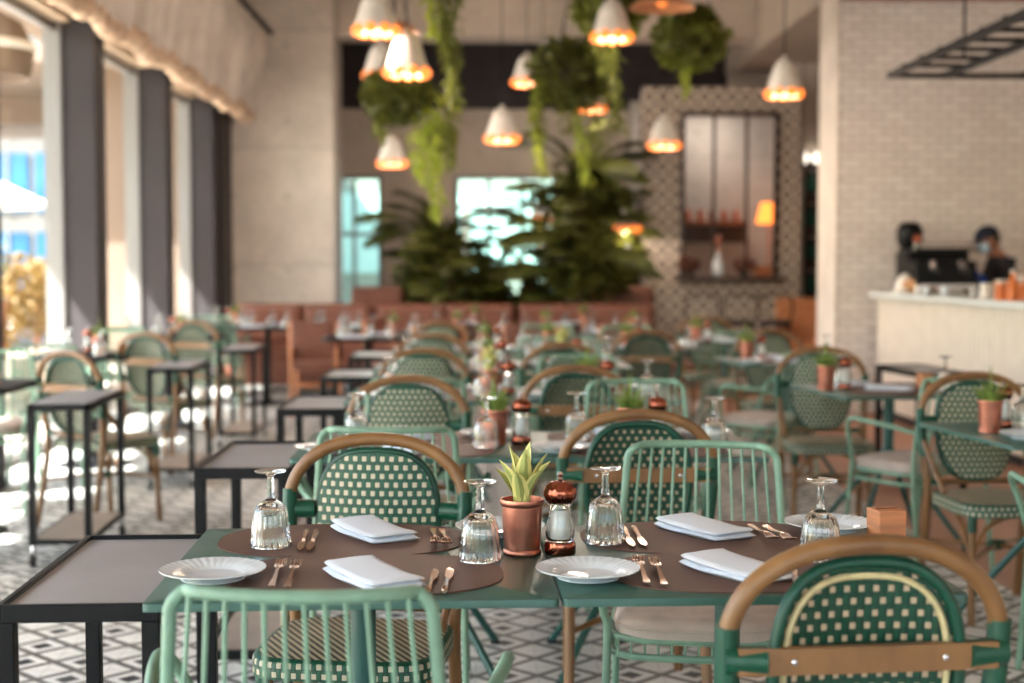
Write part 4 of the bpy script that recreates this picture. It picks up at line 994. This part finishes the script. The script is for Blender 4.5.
# cutlery
for a, b, lab in (((268.5, 588), (284, 556), 'copper fork nearer the corner plate on '+A), ((284, 590), (299, 556), 'copper fork nearer the napkin on the near side of '+A),
                  ((433, 525), (436, 544), 'copper fork nearer the napkin on the far side of '+A), ((442, 526), (447.5, 544), 'copper fork farther from the napkin on the far side of '+A),
                  ((650, 585), (635, 552), 'copper fork nearer the plate by the pepper mill'), ((668, 588), (651, 553), 'copper fork nearer the near napkin on '+B),
                  ((751, 522), (774, 538), 'copper fork nearer the napkin on the far side of '+B), ((766, 523), (791, 539), 'copper fork nearer the far goblet on '+B)):
    lay(K_fork, a, b, lab, 'copper forks')
for a, b, lab in (((427, 592), (436, 562), 'copper knife close to the near napkin on '+A), ((444, 590), (450, 562), 'copper knife farther from the near napkin on '+A),
                  ((307, 527), (300, 549), 'copper knife beside the goblet on the far side of '+A), ((317, 527), (309, 549), 'copper knife beside the napkin on the far side of '+A),
                  ((623, 524), (635, 545), 'copper knife close to the far-side goblet on '+B), ((632, 523), (648, 545), 'copper knife close to the far-side napkin on '+B),
                  ((800, 590), (789, 559), 'copper knife half hidden by the rattan chair on '+B)):
    lay(K_knife, a, b, lab, 'copper knives')
def make_cube():
    t = thing('wooden_cube', 'x', 'block'); MB().box((0, 0, .032), (.064, .064, .064)).build('block', M['wood_orange'], t, 0, .0025)
    MB().box((0, 0, .0655), (.05, .006, .002)).build('card_slot', M['wood_brown'], t, 0); return t
K_cube = Kit(make_cube)
p = on(886, 538, .75); K_cube.put((p.x, p.y, .751), .18, 'pale wooden cube at the end of the front row', 'wooden cubes')
# chairs of the double rows
R_, W_, WC, RT = K_rattan, K_wire, K_wirec, Kit(lambda: make_rattan(True))
cg, wg = 'green rattan chairs', 'mint wire chairs'
W_.put((-.25, 2.36, 0), pi-.06, 'mint wire chair in front of the agave table, its back to us', wg)
R_.put((-.285, 3.385, 0), -.14, 'rattan chair facing us across the agave table', cg)
RT.put((.606, 2.485, 0), pi+.09, 'large rattan chair seen from behind at the wooden cube table', cg)
WC.put((.572, 3.57, 0), -.17, 'mint wire chair with grey cushion facing us across the wooden cube table', wg)
W_.put((-.262, 4.47, 0), pi, 'mint wire chair behind the front rattan chair, its back to us', wg)
R_.put((-.262, 5.31, 0), 0, 'rattan chair facing us in the second row', cg)
R_.put((.489, 4.475, 0), pi, 'rattan chair of the second row seen from behind', cg)
WC.put((.672, 5.68, 0), 0, 'mint wire chair facing us in the second row', wg)
W_.put((-.25, 6.25, 0), pi, 'mint wire chair of the third row, hidden behind rattan', wg)
R_.put((-.265, 7.12, 0), 0, 'rattan chair facing us in the third row', cg)
R_.put((.438, 6.37, 0), pi, 'rattan chair of the third row seen from behind', cg)
WC.put((.545, 7.36, 0), 0, 'mint wire chair facing us in the third row', wg)
R_.put((-.272, 8.75, 0), 0, 'rattan chair facing us in the fourth row', cg)
R_.put((.49, 8.14, 0), pi, 'rattan chair of the fourth row seen from behind', cg)
WC.put((.62, 9.25, 0), 0, 'mint wire chair facing us in the fourth row', wg)
W_.put((-.25, 8.0, 0), pi, 'mint wire chair of the fourth row, its back to us', wg)
def dress(cx, cy, rz, who, plant, agv=False, dense=True):
    """pot, mill, goblets, plates, napkins of a table set further back"""
    c, s = cos(rz), sin(rz); P = lambda x, y: (cx+c*x-s*y, cy+s*x+c*y)
    (K_agave if agv else K_grass).put((*P(*plant), .751), 1., ('yellow leafed plant' if agv else 'grassy plant')+' in a copper pot on '+who, 'table plants')
    K_mill.put((*P(plant[0]+.09, plant[1]-.01), .751), 0, 'copper pepper mill on '+who, 'pepper mills')
    for sx, sy, w in ((0, -.17, 'near'), (-.03, .17, 'far')):
        K_mat.put((*P(sx, sy), .7503), rz, 'brown placemat on the %s side of %s' % (w, who), 'brown placemats')
        K_goblet.put((*P(.24 if sy < 0 else -.2, sy*.55), .753), sy*9, 'upturned goblet on the %s side of %s' % (w, who), 'upturned goblets')
        if dense:
            K_nap.put((*P(sx, sy), .7533), rz-1.05, 'white napkin on the %s side of %s' % (w, who), 'folded napkins')
            K_plate.put((*P(-.27 if sy < 0 else .25, sy*1.15), .7533), 0, 'white plate on the %s side of %s' % (w, who), 'white plates')
ordn = ['second', 'third', 'fourth', 'fifth']
for k, y in enumerate((4.75, 6.58, 8.35, 10.15)):
    a, b = 'the %s row table nearer the windows' % ordn[k], 'the %s row table farther from the windows' % ordn[k]
    K_table.put((-.205, y, 0), 0, 'dark green table in the %s row, beside the black side table' % ordn[k], G); K_table.put((.548, y+(.25 if k == 2 else .12 if k == 3 else 0), 0), 0, 'dark green table in the %s row, farther from the windows' % ordn[k], G)
    dress(-.205, y, 0, a, (.27, .0), k == 1); 
    dress(.548, y+(.25 if k == 2 else .12 if k == 3 else 0), 0, b, (-.02, .05), k == 2)
    K_side.put((-.722, y, 0), 0, 'black framed side table beside the %s row' % ordn[k], 'black side tables')
R_.put((-.27, 10.65, 0), 0, 'rattan chair facing us in the fifth row', cg); W_.put((.5, 9.75, 0), pi, 'mint wire chair of the fifth row, its back to us', wg)
WC.put((.58, 11.2, 0), 0, 'mint wire chair facing us in the fifth row', wg)
# tables along the counter
CN = 'the counter side'
K_table.put((2.105, 5.05, 0), radians(7), 'dark green table at the frame edge with grassy copper pot', G); a = 'the green table closest to us along '+CN
K_grass.put((1.845, 5.03, .751), 0, 'tall grassy plant in a copper pot on the frame edge table', 'table plants'); K_mill.put((1.945, 5.17, .751), 0, 'copper pepper mill on the frame edge table', 'pepper mills')
K_goblet.put((2.03, 5.2, .751), 0, 'upturned goblet on the frame edge table', 'upturned goblets'); K_plate.put((1.92, 4.86, .751), 0, 'white plate on the frame edge table', 'white plates')
K_goblet.put((2.02, 5.0, .751), 0, 'upturned goblet further in on the frame edge table', 'upturned goblets')
R_.put((2.03, 5.42, 0), radians(4), 'rattan chair facing us behind the frame edge table', cg)
W_.put((2.03, 4.42, 0), pi-.1, 'mint wire chair cut by the frame edge, at the near counter side table', wg)
K_table.put((2.0, 6.80, 0), radians(8), 'dark green table with napkins standing off the counter', G)
dress(2.0, 6.80, radians(8), 'the napkin table off the counter', (-.31, .03), dense=False)
for k, (x, y) in enumerate(((1.85, 6.98), (1.98, 6.72))): K_nap.put((x, y, .7533), -.4, 'white napkin %s the copper pot on the table off the counter' % ('close to', 'farther from')[k], 'folded napkins')
K_cube.put((2.22, 6.95, .751), .2, 'pale wooden cube on the table off the counter', 'wooden cubes')
R_.put((1.80, 7.2, 0), radians(-6), 'rattan chair facing us behind the pot on the table off the counter', cg)
WC.put((1.97, 6.30, 0), radians(210), 'mint wire armchair turned towards the windows, off the counter', wg)
K_table.put((1.95, 8.90, 0), radians(6), 'dark green table in front of the brick wall end', G); dress(1.95, 8.90, radians(6), 'the table in front of the brick wall end', (-.22, .08))
WC.put((1.66, 8.12, 0), radians(232), 'mint wire armchair seen from the side before the brick wall', wg)
R_.put((1.98, 9.28, 0), 0, 'rattan chair facing us in front of the brick wall end', cg)
K_table.put((1.98, 11.2, 0), 0, 'dark green table in front of the portal stools', G); dress(1.98, 11.2, 0, 'the table in front of the portal stools', (-.25, -.1))
WC.put((1.95, 10.55, 0), pi, 'mint wire chair in front of the portal stools, its back to us', wg); R_.put((1.95, 11.7, 0), 0, 'rattan chair facing us in front of the portal stools', cg)
K_table.put((1.30, 10.35, 0), 0, 'dark green table between the fifth row and the portal', G); dress(1.30, 10.35, 0, 'the table between the fifth row and the portal', (-.2, -.05))
R_.put((1.14, 9.68, 0), pi, 'rattan chair seen from behind between fifth row and portal', cg); W_.put((1.2, 10.98, 0), 0, 'mint wire chair facing us between fifth row and portal', wg)
K_side.put((2.72, 8.6, 0), .1, 'black framed side table standing before the counter end', 'black side tables')
# window side: trolleys, tables, chairs
for y, x, lab in ((6.72, -1.87, 'tall black trolley closest to us on the window side'), (8.95, -1.85, 'second tall black trolley along the windows'), (10.8, -1.76, 'third tall black trolley along the windows'), (4.75, -2.08, 'black trolley cut by the frame edge, window side')):
    if y != 4.75: K_trolley.put((x, y, 0), radians(2), lab, 'tall black trolleys')
def make_dark_table():
    t = thing('cafe_table', 'x', 'table')
    MB().prism(superell(.36, .36, 8, 40), .728, .752, 0, 0, .003, .003).build('tabletop', M['black_metal'], t)
    MB().tube([(0, 0, .03), (0, 0, .728)], .03, 12).build('pedestal', M['black_metal'], t)
    MB().lathe([(.24, 0), (.24, .012), (.05, .03), (.03, .05)], n=28).build('base', M['black_metal'], t); return t
K_dark = Kit(make_dark_table)
wn = ['first', 'second', 'third', 'fourth']
for k, (x, y) in enumerate(((-2.62, 7.2), (-2.58, 9.65), (-2.5, 12.05), (-2.45, 14.5))):
    K_dark.put((x, y, 0), 0, '%s dark cafe table along the windows' % wn[k], 'dark cafe tables'); w = 'the %s table by the windows' % wn[k]
    K_goblet.put((x+.1, y-.2, .753), 0, 'upturned goblet toward us on '+w, 'upturned goblets'); K_goblet.put((x-.2, y+.1, .753), 0, 'upturned goblet toward the glass on '+w, 'upturned goblets')
    if k: K_grass.put((x+.0, y+.16, .753), 0, 'grassy plant in a copper pot on '+w, 'table plants')
    K_mill.put((x-.08, y+.2, .753), 0, 'pepper mill on '+w, 'pepper mills')
    K_cube.put((x+.22, y-.08, .753), .3, 'wooden cube on '+w, 'wooden cubes')
for k, (px, Y, rz) in enumerate(((97, 7.25, 2.55), (164, 9.3, 2.7), (206, 11.2, 2.75))):
    x = (px-475)*Y/1422; R_.put((x, Y+.2, 0), rz, '%s rattan chair along the windows, its back to us' % wn[k], cg)
for k, (x, y, rz) in enumerate(((-2.66, 6.5, pi-.1), (-2.6, 8.95, pi-.1), (-2.74, 11.3, pi), (-2.5, 13.8, pi))):
    WC.put((x, y, 0), rz, 'mint wire chair with its back to us at the %s window table' % wn[k], wg)
for k, (x, y, rz) in enumerate(((-2.68, 7.85, .1), (-2.6, 10.3, .1))): WC.put((x, y, 0), rz, 'mint wire chair on the far side of the %s window table' % wn[k], wg)
# ------------------------------------------------------------------ brown corner at the back
def make_brown_chair():
    t = thing('leather_chair', 'x', 'chair')
    MB().prism(superell(.22, .21, 5, 32), .42, .49, 0, 0, .02, .02).build('seat', M['brown_leather'], t)
    MB().prism(superell(.2, .03, 5, 32, 0, .225), .62, .86, 0, 0, .012, .02).build('backrest', M['brown_leather'], t)
    for s in (1, -1):
        MB().tube([(s*.2, .23, 0), (s*.2, .21, .45), (s*.205, .23, .85)], .016, 8).build('leg', M['wood_orange'], t); MB().tube([(s*.2, -.19, 0), (s*.195, -.17, .43)], .016, 8).build('leg', M['wood_orange'], t)
    MB().tube([(-.2, .22, .3), (.2, .22, .3)], .01, 6).tube([(-.2, -.18, .25), (.2, -.18, .25)], .01, 6).build('stretcher', M['wood_orange'], t); return t
K_brown = Kit(make_brown_chair)
bt = [(-2.02, 13.9, 'next to the concrete column'), (-1.3, 13.6, 'in front of the small back window'), (-.35, 12.6, 'behind the fifth row'), (.45, 12.8, 'before the middle palms'), (1.25, 12.7, 'before the tallest palm'), (-.9, 11.9, 'behind the fifth side table'), (.9, 14.2, 'by the sofa under the tallest palm'), (-.2, 14.3, 'by the sofa under the broad palm')]
for k, (x, y, w) in enumerate(bt):
    K_dark.put((x, y, 0), 0, 'dark cafe table '+w, 'dark cafe tables')
    for q, (dx, dy) in enumerate(((-.2, -.1), (.2, -.12), (.02, .15), (-.18, .2))): K_goblet.put((x+dx, y+dy, .753), q, 'upturned goblet on the dark cafe table '+w, 'goblets on the table '+w)
    for q, (dx, dy) in enumerate(((-.1, -.24), (.1, .24))): K_nap.put((x+dx, y+dy, .7533), q, 'white napkin on the dark cafe table '+w, 'napkins on the table '+w)
    if k > 1: K_grass.put((x+.2, y+.18, .753), k, 'grassy plant in copper pot on the cafe table '+w, 'table plants')
for x, y, rz, w in ((-1.42, 12.75, pi, 'closest to us by the concrete column'), (-.72, 13.2, .9, 'facing sideways before the small window'), (-.3, 11.95, pi, 'behind the fifth row rattan'), (-.35, 13.25, 0, 'facing us before the broad palm'),
                    (.45, 12.15, pi, 'with its back to us before the middle palms'), (1.25, 12.05, pi, 'with its back to us before the tallest palm'), (1.25, 13.4, 0, 'facing us before the tallest palm'), (1.75, 12.6, 1.4, 'turned towards the palms, near the portal stools')):
    K_brown.put((x, y, 0), rz, 'brown leather chair '+w, 'brown leather chairs')
def make_sofa():
    t = thing('leather_sofa', 'x', 'sofa'); L = 1.5
    MB().box((0, 0, .25), (L, .75, .3)).build('base', M['brown_leather'], t, 0, .03)
    MB().box((0, .3, .62), (L, .2, .62)).build('backrest', M['brown_leather'], t, 0, .05)
    for s in (-1, 1): MB().box((s*L/4, -.06, .45), (L/2-.02, .6, .14)).build('seat_cushion', M['brown_leather'], t, 0, .04); MB().box((s*L/4, .16, .72), (L/2-.04, .14, .4)).build('back_cushion', M['brown_leather'], t, 0, .05)
    for x in (-1, 1):
        for y in (-1, 1): MB().box((x*(L/2-.06), y*.3, .05), (.05, .05, .1)).build('leg', M['dark_wood'], t, 0)
    return t
K_sofa = Kit(make_sofa)
for k, x in enumerate((-1.85, -.32, 1.21)): K_sofa.put((x, 15.2, 0), 0, 'brown leather sofa '+['beside the concrete column', 'below the broad palm', 'below the tallest palm'][k], 'brown leather sofas')
def make_armchair():
    t = thing('leather_armchair', 'x', 'armchair')
    MB().box((0, 0, .28), (.6, .6, .3)).build('base', M['brown_leather'], t, 0, .04); MB().box((0, .26, .76), (.6, .14, .7)).build('backrest', M['brown_leather'], t, 0, .05)
    for s in (-1, 1): MB().box((s*.27, 0, .5), (.1, .56, .22)).build('armrest', M['brown_leather'], t, 0, .04)
    for x in (-1, 1):
        for y in (-1, 1): MB().box((x*.24, y*.24, .065), (.05, .05, .13)).build('leg', M['dark_wood'], t, 0)
    return t
K_arm = Kit(make_armchair)
for px, lab in ((376, 'tall brown leather armchair under the small back window'), (630, 'tall brown leather armchair beside the tallest palm')): p = at(px, 300, 15.9); K_arm.put((p.x, 15.9, 0), 0, lab, 'leather armchairs')
# ================================================================== LIGHT AND CAMERA
sc = bpy.context.scene
w = bpy.data.worlds.new('sky'); sc.world = w; w.use_nodes = True; nt = w.node_tree
sky = nt.nodes.new('ShaderNodeTexSky'); sky.sky_type = 'NISHITA'; sky.sun_disc = False; sky.sun_elevation = radians(48); sky.sun_rotation = radians(-115); sky.air_density = 1.2; sky.dust_density = 2.5
bg = nt.nodes['Background']; nt.links.new(sky.outputs[0], bg.inputs[0]); bg.inputs[1].default_value = .30
sd = V(1, .55, -1.42).normalized()
s = bpy.data.lights.new('sun', 'SUN'); s.energy = 14.; s.angle = radians(.6); s.color = (1, .97, .93)
so = bpy.data.objects.new('sun', s); COL.objects.link(so); so.rotation_euler = sd.to_track_quat('-Z', 'Y').to_euler(); so.location = (-8, -3, 12)
cam = bpy.data.cameras.new('camera'); cam.sensor_width = 36; cam.lens = 50; cam.clip_end = 300
co = bpy.data.objects.new('camera', cam); COL.objects.link(co); co.location = (0, 0, ZC)
co.rotation_euler = (radians(90-3.08), 0, -radians(1.49))
cam.dof.use_dof = True; cam.dof.focus_distance = 3.05; cam.dof.aperture_fstop = 2.2
sc.camera = co
sc.view_settings.view_transform = 'Standard'; sc.view_settings.look = 'None'; sc.view_settings.gamma = 1; sc.view_settings.use_curve_mapping = False
sc.view_settings.exposure = 1.88
sc.cycles.use_denoising = True
